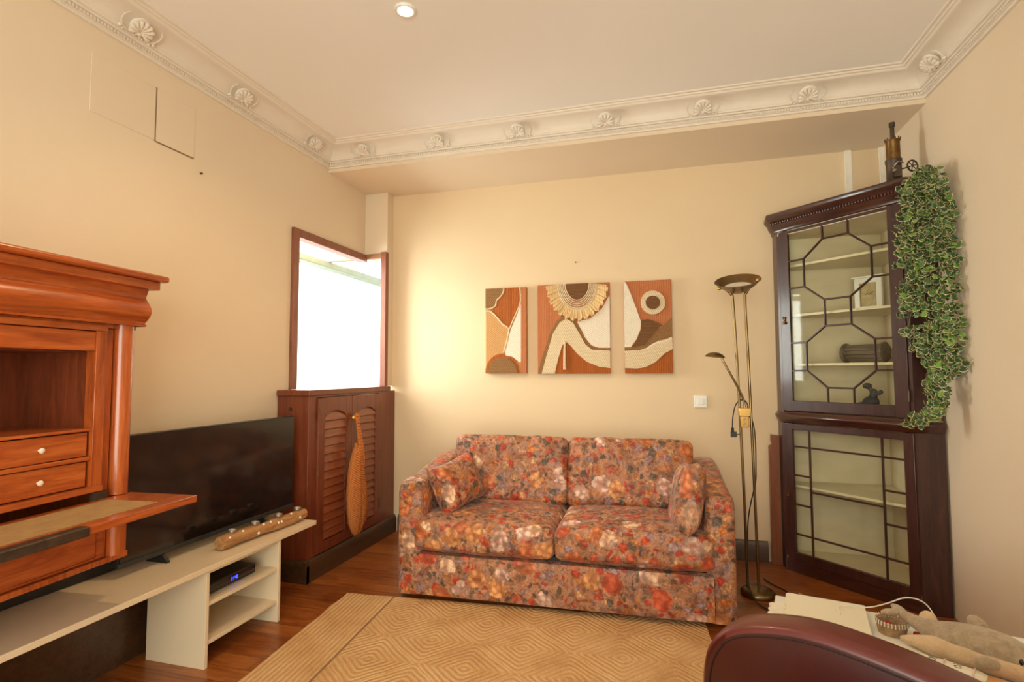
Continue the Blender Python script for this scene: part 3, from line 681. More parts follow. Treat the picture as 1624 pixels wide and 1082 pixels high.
# ogee frieze and top
og = [(0.02, 1.430), (-0.020, 1.430), (-0.022, 1.437), (-0.014, 1.440)]
for k in range(15):
    t = k/14; og.append((-0.014-0.030*math.sin(PI*min(1, t*1.35))**1.0*(1 if t < 0.741 else 0) - (0.012*max(0, (t-0.74)/0.26)), 1.442+0.130*t))
og += [(-0.034, 1.574), (0.02, 1.574)]
b = MB()
b.loft([[(x, y, zz(z)) for y, z in og] for x in (-W-0.012, W+0.012)])
for s in (-1, 1):
    poly = [(s*(W-0.02), z) for z in (1.430,)]
    pr = [(0.0, 1.430)]+[(-(y+0.0), z) for y, z in og[1:-1]]
    b.loft([[(s*(W-0.002+max(0.0, d*0.95)), yy, zz(z)) for d, z in pr]+[(s*(W-0.03), yy, zz(1.574)), (s*(W-0.03), yy, zz(1.430))] for yy in (-0.018, 0.33)])
b.build('frieze', SECW, se, ang=50)
b = MB(); sbox(b, -W-0.045, W+0.045, -0.050, 0.335, 1.574, 1.606)
b.build('cornice', SECW, se, bevel=0.003)
b = MB(); sbox(b, -W-0.068, W+0.068, -0.072, 0.335, 1.606, 1.630); b.build('top', SECW, se, bevel=0.008)
# inside
b = MB(); sbox(b, -W+0.118, W-0.118, 0.31, 0.322, 0.84, 1.415)
for s in (-1, 1):
    a, c = sorted((s*(W-0.150), s*(W-0.158))); sbox(b, a, c, 0.05, 0.31, 0.84, 1.33)
sbox(b, -W+0.158, W-0.158, 0.05, 0.31, 1.325, 1.333)
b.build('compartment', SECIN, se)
MB().box(-W+0.158, W-0.158, 0.014, 0.31, zz(1.050), zz(1.060)).build('inner_shelf', SECW, se, bevel=0.002)
b = MB(); sbox(b, -W+0.158, W-0.158, 0.014, 0.05, 0.948, 0.962); sbox(b, -W+0.118, W-0.118, 0.0, 0.30, 0.836, 0.856); b.build('drawer_divider', SECW, se, bevel=0.002)
for z0, z1 in ((0.964, 1.046), (0.860, 0.945)):
    for x0, x1 in ((-W+0.162, -0.003), (0.003, W-0.168)):
        d = MB().box(x0, x1, 0.020, 0.26, zz(z0), zz(z1)).build('drawer', SECW, se, bevel=0.002)
        MB().lathe([(0.003, 0), (0.003, 0.006), (0.0085, 0.010), (0.009, 0.014), (0.0, 0.018)], ((x0+x1)/2+0.005, 0.020, zz((z0+z1)/2)), 14, Matrix.Rotation(PI/2, 3, 'X')).build('knob', PEARL, d)
b = MB(); sbox(b, -W+0.120, W-0.120, 0.018, 0.04, 0.600, 0.780); sbox(b, -W+0.085, W-0.085, 0.024, 0.04, 0.590, 0.80)
b.build('lower_panel', SECW, se, bevel=0.004)
MB().box(-W, W-0.002, -0.285, 0.006, zz(0.781), zz(0.806)).build('writing_flap', SECW, se, bevel=0.003)
b = MB(); b.box(-W+0.08, W-0.125, -0.235, -0.030, zz(0.8062), zz(0.8078)); b.build('felt_inset', FELT, se)
b = MB(); b.box(-0.17, 0.085, -0.293, -0.255, zz(0.7790), zz(0.8085)); b.build('worn_edge_patch', IRON, se, bevel=0.004)
b = MB(); b.box(W-0.156, W-0.10, 0.0, 0.012, zz(0.806), zz(0.834)); b.build('flap_hinge', IRON, se)

MB().box(-2.274, -2.262, 0.62, 2.20, 0.0, 0.43).build('shade_board', BASEY, se, True)  # dark board added in place of the deep shade under the stand

# ------------------------------------------------------------------ sofa
so = thing('floral_sofa', 'two-seat sofa in faded floral fabric against the back wall', 'sofa', (-0.5575, 2.826, 0), math.radians(1.97))
def rot3(rx=0, ry=0, rz=0): return (Matrix.Rotation(rz, 4, 'Z') @ Matrix.Rotation(ry, 4, 'Y') @ Matrix.Rotation(rx, 4, 'X'))
b = MB(); b.softbox((0, 0.40, 0.145), (1.575, 0.84, 0.225), 0.012, (0, 0.004, 0), 10, 0.0015); b.build('base', FLORAL, so, ang=60)
b = MB(); b.box(-0.84, 0.84, 0.11, 0.80, 0.0, 0.04); b.build('foot_rail', BLACK, so)
b = MB(); b.box(-0.79, 0.79, 0.030, 0.78, 0.256, 0.278); b.build('seat_platform', BLACK, so)
for s in (-1, 1):
    # arm profile in y,z: upright front, rounded top corner, rising to the back
    pr = [(0.012, 0.022), (0.004, 0.30), (0.004, 0.590), (0.010, 0.614), (0.028, 0.629), (0.06, 0.636), (0.25, 0.650), (0.45, 0.676), (0.60, 0.700), (0.80, 0.708), (0.835, 0.69), (0.85, 0.65), (0.85, 0.022)]
    x0, x1 = 0.755, 0.892; rings = []
    for t, ins in ((0, 0.020), (0.08, 0.006), (0.22, 0), (0.5, -0.003), (0.78, 0), (0.92, 0.006), (1, 0.020)):
        x = x0+(x1-x0)*t
        cy, cz = 0.42, 0.36
        rings.append([(s*x, y+(ins if y < cy else -ins), z-(ins if z > 0.5 else 0)) for y, z in pr])
    b = MB(); b.loft(rings); b.build('armrest', FLORAL, so, ang=50)
b = MB(); b.softbox((0, 0.745, 0.36), (1.52, 0.19, 0.66), 0.03, n=8); b.build('back_frame', FLORAL, so, ang=60)
for s in (-1, 1):
    b = MB(); b.softbox((s*0.3955, 0.285, 0.352), (0.787, 0.63, 0.155), 0.036, (0.003, 0.012, 0.030), 24, 0.006, None, s*3.3, 11)
    b.build('seat_cushion', FLORAL, so, ang=70)
    b = MB(); b.softbox((s*0.374, 0.600, 0.622), (0.745, 0.175, 0.415), 0.040, (0.003, 0.018, 0.006), 30, 0.006, rot3(math.radians(-13)), 5+s*2, 12, 0.022)
    b.build('back_cushion', FLORAL, so, ang=70)
def throw(label, loc, M, seed):
    o = thing('throw_pillow', label, 'cushion', loc)
    b = MB(); tmp = []
    n = 18; S0 = 0.20
    for side in (-1, 1):
        g = {}
        for i in range(n+1):
            for j in range(n+1):
                u, v = -1+2*i/n, -1+2*j/n
                pin = 1-0.10*(1-abs(u)**2)*(abs(v)**3)
                pin2 = 1-0.10*(1-abs(v)**2)*(abs(u)**3)
                t = 0.072*((1-u**4)*(1-v**4))**0.55
                q = Vector((u*S0*pin2, v*S0*pin, side*t+0.004*noise.noise(Vector((u*3+seed, v*3, side)))*((1-u*u)*(1-v*v))))
                g[i, j] = b.v(M @ q)
        for i in range(n):
            for j in range(n): b.face([g[i, j], g[i+1, j], g[i+1, j+1], g[i, j+1]])
    b.build('cover', FLORAL, o, ang=100)
    return o
bx = Matrix.Rotation(math.radians(-64), 4, 'Y')
throw('floral throw cushion leaning on the left arm of the sofa', (-1.195, 3.07, 0.445), Matrix.Translation((0, 0, 0.145)) @ Matrix.Rotation(math.radians(-24), 4, 'Z') @ Matrix.Rotation(math.radians(68), 4, 'Y') @ Matrix.Rotation(math.radians(11), 4, 'Z') @ Matrix.Diagonal((0.74, 0.94, 1.15, 1)), 1)
throw('floral throw cushion seen edge-on against the right arm of the sofa', (0.115, 2.985, 0.440), Matrix.Translation((0, 0, 0.160)) @ Matrix.Rotation(math.radians(6), 4, 'Z') @ Matrix.Rotation(math.radians(-79), 4, 'Y') @ Matrix.Rotation(math.radians(10), 4, 'Z') @ Matrix.Diagonal((0.92, 0.92, 1, 1)), 4)

# ------------------------------------------------------------------ rug
rg = thing('jute_rug', 'large braided jute rug with concentric diamonds in front of the sofa', 'rug', (-1.74, 2.762, 0), math.radians(4.5))
b = MB(); n = 60; L0, W0 = 1.93, 2.2
edge = []
for i in range(n+1): edge.append((0.012*noise.noise(Vector((i*0.3, 1, 0))), -W0*i/n))
poly = [(x, y) for x, y in edge]+[(L0*i/20, -W0+0.01*noise.noise(Vector((i, 4, 0)))) for i in range(1, 20)]
poly += [(L0+0.01*noise.noise(Vector((i*.4, 7, 0))), -W0+W0*i/30) for i in range(31)]+[(L0-L0*i/40, 0.008*noise.noise(Vector((i*.5, 9, 0)))) for i in range(1, 40)]
b.loft([[(x, y, 0.0005) for x, y in poly], [(x, y, 0.007) for x, y in poly]]); b.build('weave', RUGM, rg)

# ------------------------------------------------------------------ floor lamp
la = thing('floor_lamp', 'brass torchiere floor lamp with a reading arm right of the sofa', 'floor lamp', (0.496, 3.345, 0))
b = MB(); b.lathe([(0.0, 0), (0.088, 0), (0.092, 0.010), (0.090, 0.022), (0.078, 0.033), (0.05, 0.040), (0.0, 0.042)], (0.496, 3.345, 0.0), 36); b.build('base', BRASS, la, True)
def lerp(a, b, t): return a+(b-a)*t
lean = lambda x, z: x-0.020*(z/1.7)
b = MB(); b.tube(bez([(0.446, 3.35, 0.03), (0.440, 3.36, 0.6), (0.424, 3.372, 1.3), (0.412, 3.38, 1.66), (0.402, 3.38, 1.705), (0.372, 3.38, 1.735), (0.345, 3.38, 1.748)], 8), 0.0075, 10); b.build('pole', BRASS, la, True)
b = MB(); b.tube(bez([(0.503, 3.35, 0.03), (0.496, 3.36, 0.6), (0.486, 3.372, 1.3), (0.478, 3.38, 1.66), (0.488, 3.38, 1.712), (0.515, 3.38, 1.750), (0.545, 3.38, 1.778)], 8), 0.0075, 10); b.build('pole', BRASS, la, True)
R = Matrix.Rotation(math.radians(-6), 3, 'Y') @ Matrix.Rotation(math.radians(25), 3, 'X')
b = MB(); b.lathe([(0.0, -0.062), (0.028, -0.062), (0.06, -0.045), (0.10, -0.015), (0.124, 0.010), (0.129, 0.013), (0.126, 0.016), (0.100, -0.008), (0.06, -0.037), (0.02, -0.050), (0, -0.050)], (0.441, 3.38, 1.772), 40, R)
b.build('bowl_shade', BRASS, la, True)
b = MB(); b.lathe([(0, -0.04), (0.05, -0.036), (0.075, -0.02), (0.0, -0.018)], (0.441, 3.38, 1.772), 24, R); b.build('diffuser', WAX, la, True)
for x, z in ((0.338, 1.742), (0.549, 1.782)): MB().ball((x, 3.38, z), 0.011, n=10, m=8).build('screw_cap', GOLD, la, True)
b = MB(); b.box(0.430, 0.478, 3.352, 3.392, 0.930, 1.040); b.box(0.424, 0.484, 3.348, 3.396, 0.992, 1.042); b.build('dimmer_box', GOLD, la, True, 0.003)
b = MB()
for z in (0.950, 0.978): b.tube([(0.452, 3.352, z), (0.452, 3.342, z)], 0.008, 12)
b.build('dimmer_knob', SILVER, la, True)
b = MB(); b.tube(bez([(0.460, 3.37, 1.04), (0.452, 3.368, 1.09), (0.425, 3.36, 1.155), (0.385, 3.35, 1.235), (0.350, 3.345, 1.305), (0.338, 3.345, 1.330)], 6), 0.0065, 8); b.build('reading_arm', BRASS, la, True)
R2 = Matrix.Rotation(math.radians(6), 3, 'Y')
b = MB(); b.lathe([(0, 0.030), (0.02, 0.028), (0.042, 0.018), (0.056, 0.003), (0.057, 0.0), (0.054, 0.001), (0.040, 0.012), (0.0, 0.022)], (0.302, 3.345, 1.335), 28, R2); b.build('reading_shade', BRASS, la, True)
b = MB(); b.tube(bez([(0.475, 3.372, 1.01), (0.478, 3.40, 1.06), (0.452, 3.40, 1.085), (0.415, 3.39, 1.06), (0.395, 3.38, 0.99), (0.390, 3.375, 0.915)], 8), 0.0038, 6); b.build('cord', CABLEB, la, True)
b = MB(); b.tube([(0.390, 3.375, 0.925), (0.391, 3.375, 0.900)], 0.008, 8); b.box(0.380, 0.412, 3.362, 3.388, 0.872, 0.902); b.tube([(0.412, 3.370, 0.887), (0.428, 3.370, 0.887)], 0.0025, 6); b.tube([(0.412, 3.381, 0.887), (0.428, 3.381, 0.887)], 0.0025, 6); b.build('plug', BLACK, la, True)
b = MB(); b.tube(bez([(0.478, 3.37, 1.0), (0.500, 3.36, 0.95), (0.507, 3.35, 0.85), (0.505, 3.345, 0.70), (0.500, 3.345, 0.62), (0.470, 3.335, 0.50), (0.452, 3.33, 0.38), (0.444, 3.31, 0.15), (0.446, 3.275, 0.055), (0.47, 3.22, 0.010), (0.53, 3.12, 0.006), (0.60, 3.05, 0.006)], 8), 0.0036, 6); b.build('cord', CABLEB, la, True)
b = MB(); b.tube(bez([(0.60, 3.05, 0.006), (0.66, 3.10, 0.006), (0.68, 3.25, 0.006), (0.66, 3.42, 0.006), (0.60, 3.52, 0.006), (0.57, 3.60, 0.006)], 8), 0.0036, 6); b.build('cord', CABLEB, la, True)

# ------------------------------------------------------------------ plank beside the cabinet
b = MB(); b.prism([(0.668, 0.0), (0.732, 0.0), (0.734, 0.830), (0.684, 0.836), (0.683, 0.80), (0.688, 0.775), (0.670, 0.760)], 'y', 3.885, 3.918)
tag(origin(b.build('wooden_plank', PLANKW, bevel=0.002), (0.70, 3.90, 0)), 'narrow brown wooden plank standing between lamp and corner cabinet', 'plank')

# ------------------------------------------------------------------ corner cabinet
cc = thing('corner_cabinet', 'tall dark mahogany corner cabinet with glazed doors', 'cabinet', (1.005, 3.555, 0), math.radians(-45))
def foot(w=0.375, r=0.092, d=0.545, ins=0.0):
    return [(-w+ins, ins), (w-ins, ins), (w+r-ins*1.4, r+ins*0.4), (0, d-ins*1.4), (-w-r+ins*1.4, r+ins*0.4)]
def shell_part(z0, z1, name, xin):
    """side returns + back walls, dark outside"""
    b = MB(); t = 0.016
    for s in (-1, 1):
        b.loft([[(s*0.375, 0, z), (s*0.467, 0.092, z), (s*0.456, 0.103, z), (s*0.36, 0.010, z)] for z in (z0, z1)])     # return
        b.loft([[(s*0.467, 0.092, z), (0, 0.552, z), (0, 0.552-t*1.4, z), (s*(0.467-t*1.4), 0.092, z)] for z in (z0, z1)])
    o = b.build(name, DARKW, cc, ang=30); return o
shell_part(0.0, 0.95, 'lower_body', 0); shell_part(0.985, 2.17, 'upper_body', 0)
def lining(z0, z1):
    b = MB(); t = 0.006
    for s in (-1, 1):
        b.loft([[(s*0.440, 0.094, z), (0, 0.528, z), (0, 0.528-t*1.4, z), (s*(0.440-t*1.4), 0.094, z)] for z in (z0, z1)])
    b.build('lining', CABIN, cc, ang=30)
lining(0.09, 0.93); lining(1.0, 2.15)
b = MB(); b.loft([[(x, y, z) for x, y in foot(0.37, 0.09, 0.53)] for z in (0.075, 0.095)]); b.build('bottom', CABIN, cc)
b = MB(); b.loft([[(x, y, z) for x, y in foot(0.366, 0.09, 0.53)] for z in (2.13, 2.165)]); b.build('ceiling_board', CABIN, cc)
# plinth
b = MB(); b.box(-0.372, 0.372, 0.0, 0.018, 0.0, 0.070); b.build('plinth', DARKX, cc, bevel=0.002)
# waist moulding
b = MB(); rings = []
for g, z in ((0.0, 0.925), (0.006, 0.930), (0.012, 0.945), (0.022, 0.955), (0.026, 0.965), (0.024, 0.974), (0.010, 0.982), (0.004, 0.995)):
    rings.append([(-0.375-g*0.4, -g, z), (0.375+g*0.4, -g, z), (0.467+g*0.5, 0.092-g*0.4, z), (0.45, 0.11, z), (-0.45, 0.11, z), (-0.467-g*0.5, 0.092-g*0.4, z)])
b.loft(rings); b.build('waist_moulding', DARKX, cc, ang=50)
# cornice, with a carved strip
b = MB(); rings = []
for g, z in ((0.0, 2.155), (0.008, 2.160), (0.012, 2.18), (0.026, 2.195), (0.034, 2.215), (0.036, 2.225), (0.052, 2.238), (0.060, 2.250), (0.060, 2.268), (0.052, 2.274)):
    k = min(g, 0.012)
    rings.append([(-0.375-g*0.45, -g, z), (0.375+g*0.45, -g, z), (0.467+k, 0.092-g*0.30, z), (0, 0.553, z), (-0.467-g*0.8, 0.092-g*0.30, z)])
b.loft(rings)
for i in range(46): b.ball((-0.385+i*0.0171, -0.036, 2.213), 0.0075, 0.006, 0.011, 6, 5)
b.build('cornice', DARKX, cc, ang=45)
# face stiles beside the doors
b = MB()
for s in (-1, 1):
    a, c = sorted((s*0.358, s*0.375)); b.box(a, c, 0, 0.02, 0.07, 2.16)
b.box(-0.358, 0.358, 0.0, 0.02, 0.90, 0.925) if False else None
b.build('face_frame', DARKW, cc)
def frame_door(x0, x1, z0, z1, gx0, gx1, gz0, gz1, name='door'):
    b = MB(); y0, y1 = -0.006, 0.016
    b.box(x0, gx0, y0, y1, z0, z1); b.box(gx1, x1, y0, y1, z0, z1); b.box(gx0, gx1, y0, y1, z0, gz0); b.box(gx0, gx1, y0, y1, gz1, z1)
    return b.build(name, DARKW, cc, bevel=0.003)
ud = frame_door(-0.356, 0.356, 1.002, 2.152, -0.297, 0.290, 1.067, 2.133)
def bars(segs, par, r=0.0052):
    b = MB()
    for (xa, za, xb, zb) in segs:
        d = Vector((xb-xa, 0, zb-za)).normalized(); n = Vector((-d.z, 0, d.x))*r
        P = [Vector((xa, 0, za))-d*r*0.6, Vector((xb, 0, zb))+d*r*0.6]
        b.loft([[p+n+Vector((0, -0.001, 0)), p+n*0.4+Vector((0, -0.005, 0)), p-n*0.4+Vector((0, -0.005, 0)), p-n+Vector((0, -0.001, 0)), p-n+Vector((0, 0.008, 0)), p+n+Vector((0, 0.008, 0))] for p in P])
    return b.build('glazing_bars', DARKW, par, ang=30)
sg = []
i_, o_ = 0.075, 0.197
for zt, zu, zl, zb in ((2.054, 1.952, 1.777, 1.683), (1.523, 1.430, 1.254, 1.152)):
    sg += [(-i_, zt, i_, zt), (i_, zt, o_, zu), (o_, zu, o_, zl), (o_, zl, i_, zb), (i_, zb, -i_, zb), (-i_, zb, -o_, zl), (-o_, zl, -o_, zu), (-o_, zu, -i_, zt)]
    for z in (zu, zl): sg += [(-0.297, z, -o_, z), (o_, z, 0.290, z)]
for s in (-1, 1): sg += [(s*i_, 2.054, s*i_, 2.133), (s*i_, 1.683, s*i_, 1.523), (s*i_, 1.152, s*i_, 1.067)]
bars(sg, ud)
MB().box(-0.299, 0.292, 0.0085, 0.0115, 1.065, 2.135).build('pane', CGLASS, ud)
b = MB(); b.tube([(-0.330, -0.006, 1.575), (-0.330, -0.018, 1.575)], 0.004, 8); b.ball((-0.330, -0.020, 1.560), 0.009, 0.003, 0.010, 10, 6); b.ball((-0.330, -0.020, 1.592), 0.006, 0.003, 0.010, 10, 6); b.box(-0.334, -0.326, -0.009, -0.006, 1.55, 1.60); b.build('key', BRONZE, ud)
MB().tube([(0.356, -0.008, 1.09), (0.356, -0.008, 1.15)], 0.005, 8).build('hinge', IRON, ud)
ld = frame_door(-0.356, 0.368, 0.072, 0.922, -0.308, 0.322, 0.128, 0.884)
sg = [(-0.2, 0.128, -0.2, 0.884), (0.21, 0.128, 0.21, 0.884), (-0.308, 0.780, 0.322, 0.780), (-0.308, 0.240, 0.322, 0.240), (-0.2, 0.512, 0.21, 0.512)]
for z in (0.602, 0.421): sg += [(-0.308, z, -0.2, z), (0.21, z, 0.322, z)]
bars(sg, ld)
MB().box(-0.310, 0.324, 0.0085, 0.0115, 0.126, 0.886).build('pane', CGLASS, ld)
b = MB(); b.ball((-0.340, -0.014, 0.47), 0.008, 0.006, 0.008, 10, 6); b.box(-0.344, -0.336, -0.009, -0.006, 0.455, 0.50); b.build('door_knob', BRONZE, ld)
# shelves
for z, nm in ((0.530, 'shelf'), (1.925, 'shelf'), (1.606, 'shelf'), (1.292, 'shelf'), (1.015, 'shelf')):
    f = 0.03
    b = MB(); b.loft([[(-0.352, f+0.0, q), (0.352, f, q), (0.395, 0.115, q), (0, 0.508, q), (-0.395, 0.115, q)] for q in (z-0.007, z+0.007)])
    b.build(nm, SHELFM, cc)

def in_cab(x, y, z):   # cabinet-local point in the room
    a = math.radians(-45); return (1.005+x*math.cos(a)-y*math.sin(a), 3.555+x*math.sin(a)+y*math.cos(a), z)
# white framed picture on the second shelf
pf = thing('picture_frame', 'small white framed picture on the upper shelf of the corner cabinet', 'picture', in_cab(0.045, 0.26, 1.613), math.radians(-45))
b = MB()
for x0, x1, z0, z1 in ((-0.078, -0.050, 0, 0.205), (0.050, 0.078, 0, 0.205), (-0.05, 0.05, 0, 0.030), (-0.05, 0.05, 0.172, 0.205)): b.box(x0, x1, -0.010, 0.012, z0, z1)
b.build('frame', WHITE, pf, bevel=0.002)
MB().box(-0.092, 0.092, -0.016, 0.014, 0.205, 0.217).build('top_ledge', WHITE, pf, bevel=0.003)
MB().box(-0.05, 0.05, 0.0, 0.008, 0.03, 0.172).build('picture_panel', CLOCKP, pf)
b = MB()
for x, z, s in ((-0.02, 0.10, 1), (0.01, 0.108, 1), (0.022, 0.098, -1)): b.tube([(x, -0.001, z), (x+0.012*s, -0.002, z+0.010), (x+0.02*s, -0.001, z+0.002)], 0.0016, 5)
b.build('drawing', INK, pf)
# wooden barrel bundle
br = thing('wooden_spool', 'weathered grey wooden spool lying on the middle cabinet shelf', 'ornament', in_cab(0.02, 0.24, 1.299), math.radians(-45))
b = MB()
for k in range(10):
    q = 2*PI*k/10; b.tube([(-0.095, 0.040*math.cos(q), 0.062+0.040*math.sin(q)), (0.095, 0.040*math.cos(q), 0.062+0.040*math.sin(q))], 0.0125, 8)
b.build('rods', GREYLOG, br)
for s in (-1, 1):
    b = MB(); b.lathe([(0.0, -0.014), (0.050, -0.014), (0.060, -0.006), (0.061, 0.006), (0.050, 0.016), (0.030, 0.018), (0, 0.014)], (s*0.108, 0, 0.062), 20, Matrix.Rotation(PI/2*s, 3, 'Y')); b.build('end_disc', GREYLOG, br)
sn = MB(); sn.ball((0, 0, 0.055), 0.026, 0.03, 0.055, 12, 10, Matrix.Rotation(0.1, 3, 'Y')); sn = sn.build('snail_shell', GREYLOG); sn.location = in_cab(0.21, 0.20, 1.299)
tag(sn, 'round grey wooden ball ornament right of the spool in the cabinet', 'ornament')
# grey figurine
fg = MB()
fg.ball((0, 0, 0.04), 0.050, 0.032, 0.040, 14, 10, Matrix.Rotation(-0.5, 3, 'Y')); fg.ball((0.02, 0, 0.09), 0.022, 0.02, 0.035, 12, 8, Matrix.Rotation(0.2, 3, 'Y'))
fg.ball((-0.014, 0, 0.140), 0.026, 0.02, 0.018, 12, 8); fg.tube(bez([(0.018, 0, 0.07), (0.01, 0, 0.11), (-0.008, 0, 0.135)], 5), 0.013, 8)
fg.tube(bez([(0.02, 0, 0.09), (0.05, 0, 0.10), (0.066, 0, 0.112)], 4), [0.012]*8+[0.008], 8); fg.tube(bez([(-0.03, 0, 0.03), (-0.075, 0, 0.02), (-0.10, 0, 0.012)], 4), [0.018]*8+[0.008], 8)
fg = fg.build('animal_figurine', GREY); fg.location = in_cab(0.065, 0.19, 1.0225); fg.rotation_euler = (0, 0, math.radians(-45))
tag(fg, 'small grey crouching stone figurine on the bottom shelf of the cabinet', 'figurine')

# ------------------------------------------------------------------ model steam engine on the cabinet
en = thing('model_steam_engine', 'old toy steam engine with flywheel standing on the corner cabinet', 'ornament', (1.268, 3.40, 2.275))
b = MB(); b.lathe([(0.0, 0), (0.040, 0), (0.040, 0.018), (0.037, 0.022), (0.037, 0.128), (0.040, 0.132), (0.040, 0.150), (0.036, 0.152), (0, 0.152)], n=24)
b.box(-0.018, 0.018, -0.052, -0.03, 0.04, 0.10); b.build('firebox', IRON, en)
b = MB(); b.lathe([(0.0, 0.15), (0.0335, 0.15), (0.0335, 0.250), (0.036, 0.254), (0.036, 0.260), (0.0, 0.260)], n=24); b.build('boiler', BRONZE, en)
b = MB()
for k in range(12): q = 2*PI*k/12; b.tube([(0.035*math.cos(q), 0.035*math.sin(q), 0.258), (0.037*math.cos(q), 0.037*math.sin(q), 0.272)], 0.0035, 6)
b.lathe([(0.0, 0.258), (0.013, 0.258), (0.011, 0.275), (0.0105, 0.335), (0.015, 0.340), (0.015, 0.362), (0.010, 0.362), (0, 0.352)], n=16); b.build('chimney', IRON, en)
b = MB()
b.tube([(0.036*1, 0, 0.095), (0.072, -0.02, 0.098)], 0.004, 8)
c = Vector((0.080, -0.025, 0.100)); wn = Vector((0.35, -0.93, 0)).normalized(); wx = Vector((0.93, 0.35, 0)).normalized()
b.tube([c+(wx*math.cos(q)+Vector((0, 0, 1))*math.sin(q))*0.030 for q in (2*PI*k/28 for k in range(28))], 0.0045, 8, closed=True)
for k in range(3):
    q = PI*k/3+0.3; d = (wx*math.cos(q)+Vector((0, 0, 1))*math.sin(q))*0.028; b.tube([c-d, c+d], 0.0024, 6)
b.ball(c, 0.007, n=8, m=6); b.build('flywheel', IRON, en)
b = MB(); b.tube(bez([(-0.02, -0.04, 0.09), (0.0, -0.055, 0.12), (0.03, -0.045, 0.115)], 5), 0.004, 6); b.ball((-0.015, -0.05, 0.075), 0.011, n=8, m=6); b.build('piston', SILVER, en)

# ------------------------------------------------------------------ hanging ivy
iv = thing('hanging_ivy', 'variegated green and cream ivy trailing down beside the corner cabinet', 'plant', (1.315, 3.300, 2.276))
b = MB(); b.lathe([(0.0, 0.0), (0.045, 0.0), (0.060, 0.09), (0.064, 0.095), (0.058, 0.095), (0.05, 0.085), (0, 0.085)], (1.318, 3.385, 2.276), 20) if False else b.lathe([(0.0, 0.0), (0.026, 0.0), (0.031, 0.035), (0.029, 0.038), (0, 0.034)], (1.365, 3.268, 2.276), 18)
b.build('pot', WICKER, iv, True)
# silhouette of the curtain of trails in the room: z, x-left, x-right (near y = 3.10)
SIL = [(2.27, 1.265, 1.330), (2.22, 1.225, 1.375), (2.16, 1.185, 1.392), (2.08, 1.175, 1.394), (1.98, 1.178, 1.396), (1.85, 1.172, 1.398), (1.72, 1.160, 1.400), (1.60, 1.165, 1.400), (1.50, 1.180, 1.400), (1.42, 1.195, 1.400), (1.36, 1.225, 1.398), (1.30, 1.265, 1.400), (1.24, 1.285, 1.395), (1.18, 1.275, 1.340), (1.12, 1.285, 1.335), (1.06, 1.265, 1.330), (1.02, 1.180, 1.310), (0.99, 1.125, 1.230)]
def sil(z):
    for (z0, a0, b0), (z1, a1, b1) in zip(SIL[:-1], SIL[1:]):
        if z1 <= z <= z0:
            t = (z0-z)/(z0-z1); return lerp(a0, a1, t), lerp(b0, b1, t)
    return SIL[-1][1:]
fol = MB(); cl = fol.bm.loops.layers.color.new('leafcol')
LOBES = [(0, -0.50), (0.30, -0.42), (0.50, -0.18), (0.30, 0.02), (0.46, 0.30), (0.20, 0.30), (0.0, 0.72), (-0.20, 0.30), (-0.46, 0.30), (-0.30, 0.02), (-0.50, -0.18), (-0.30, -0.42)]
def leaf(p, size, nrm, roll, g, t):
    z = nrm.normalized(); x = z.cross(Vector((0, 0, 1)));
    if x.length < 0.05: x = Vector((1, 0, 0))
    x.normalize(); y = z.cross(x)           # y up; leaf tip points down
    R = Matrix((x, y, z)).transposed() @ Matrix.Rotation(roll+PI, 3, 'Z')
    outer = [fol.v(p+R @ Vector((u*size, v*size, -0.16*size*abs(u)*2+random.uniform(-.04, .04)*size))) for u, v in LOBES]
    inner = [fol.v(p+R @ Vector((u*size*0.55, v*size*0.55, 0.02*size))) for u, v in LOBES]
    c = fol.v(p+R @ Vector((0, -0.05*size, 0)))
    n = len(outer)
    for i in range(n):
        j = (i+1) % n
        for vs, cv in (((inner[i], inner[j], c), (0.35, 0.35, 0)), ((outer[i], outer[j], inner[j], inner[i]), (1, 1, 0.35, 0.35))):
            f = fol.face(list(vs))
            if f:
                for lp, e in zip(f.loops, cv): lp[cl] = (e, g, t, 1)
for k in range(1750):
    z = random.uniform(0.985, 2.27)
    a, c = sil(z)
    a += 0.022*noise.noise(Vector((z*9, 0, 1))); c = min(1.400, c+0.010*noise.noise(Vector((z*9, 5, 1))))
    dens = noise.noise(Vector((z*7, 3.3, 0)))
    if z < 1.36 and random.random() < 0.10: continue
    u = random.random(); x = min(lerp(a, c, u), 1.385)
    if noise.noise(Vector((x*14, z*9, 2))) < -0.36: continue
    bulge = 0.5-abs(u-0.5)
    if z > 2.20: y = 3.20-0.14*random.random()
    elif z < 1.10: y = 3.12-0.05*random.random()
    else: y = 3.185-0.10*random.random()-0.16*bulge*random.random()-(0.15*max(0, u-0.45)*random.random()**0.5 if 1.25 < z < 2.1 else 0)
    n = Vector((random.gauss(-0.1, 0.6), -1+random.gauss(0, 0.4), random.gauss(0.5, 0.55)))
    leaf(Vector((x, y, z+random.uniform(-.012, .012))), random.uniform(0.019, 0.038), n, random.gauss(0, 0.8), random.random()**1.2, random.random())
fol.build('foliage', LEAF, iv, True, smooth=False)
b = MB()
for k in range(16):
    x = random.uniform(1.20, 1.37); P = [(1.362, 3.266, 2.31), (x*0.5+0.67, 3.18, 2.285)]
    zend = random.uniform(1.35, 1.7); z = 2.15
    while z > zend:
        a, c = sil(z); P.append((min(max(x+random.gauss(0, 0.012), a+.01), c-.01), 3.16+random.uniform(-.05, .04), z)); z -= 0.14
    b.tube(bez(P, 4), 0.0018, 5)
b.tube(bez([(1.33, 3.15, 1.55), (1.325, 3.15, 1.40), (1.290, 3.14, 1.28), (1.265, 3.13, 1.18), (1.285, 3.12, 1.12), (1.28, 3.12, 1.06), (1.22, 3.11, 1.01), (1.15, 3.10, 0.995), (1.12, 3.10, 0.985)], 6), 0.0022, 5)
b.build('stems', STEM, iv, True)

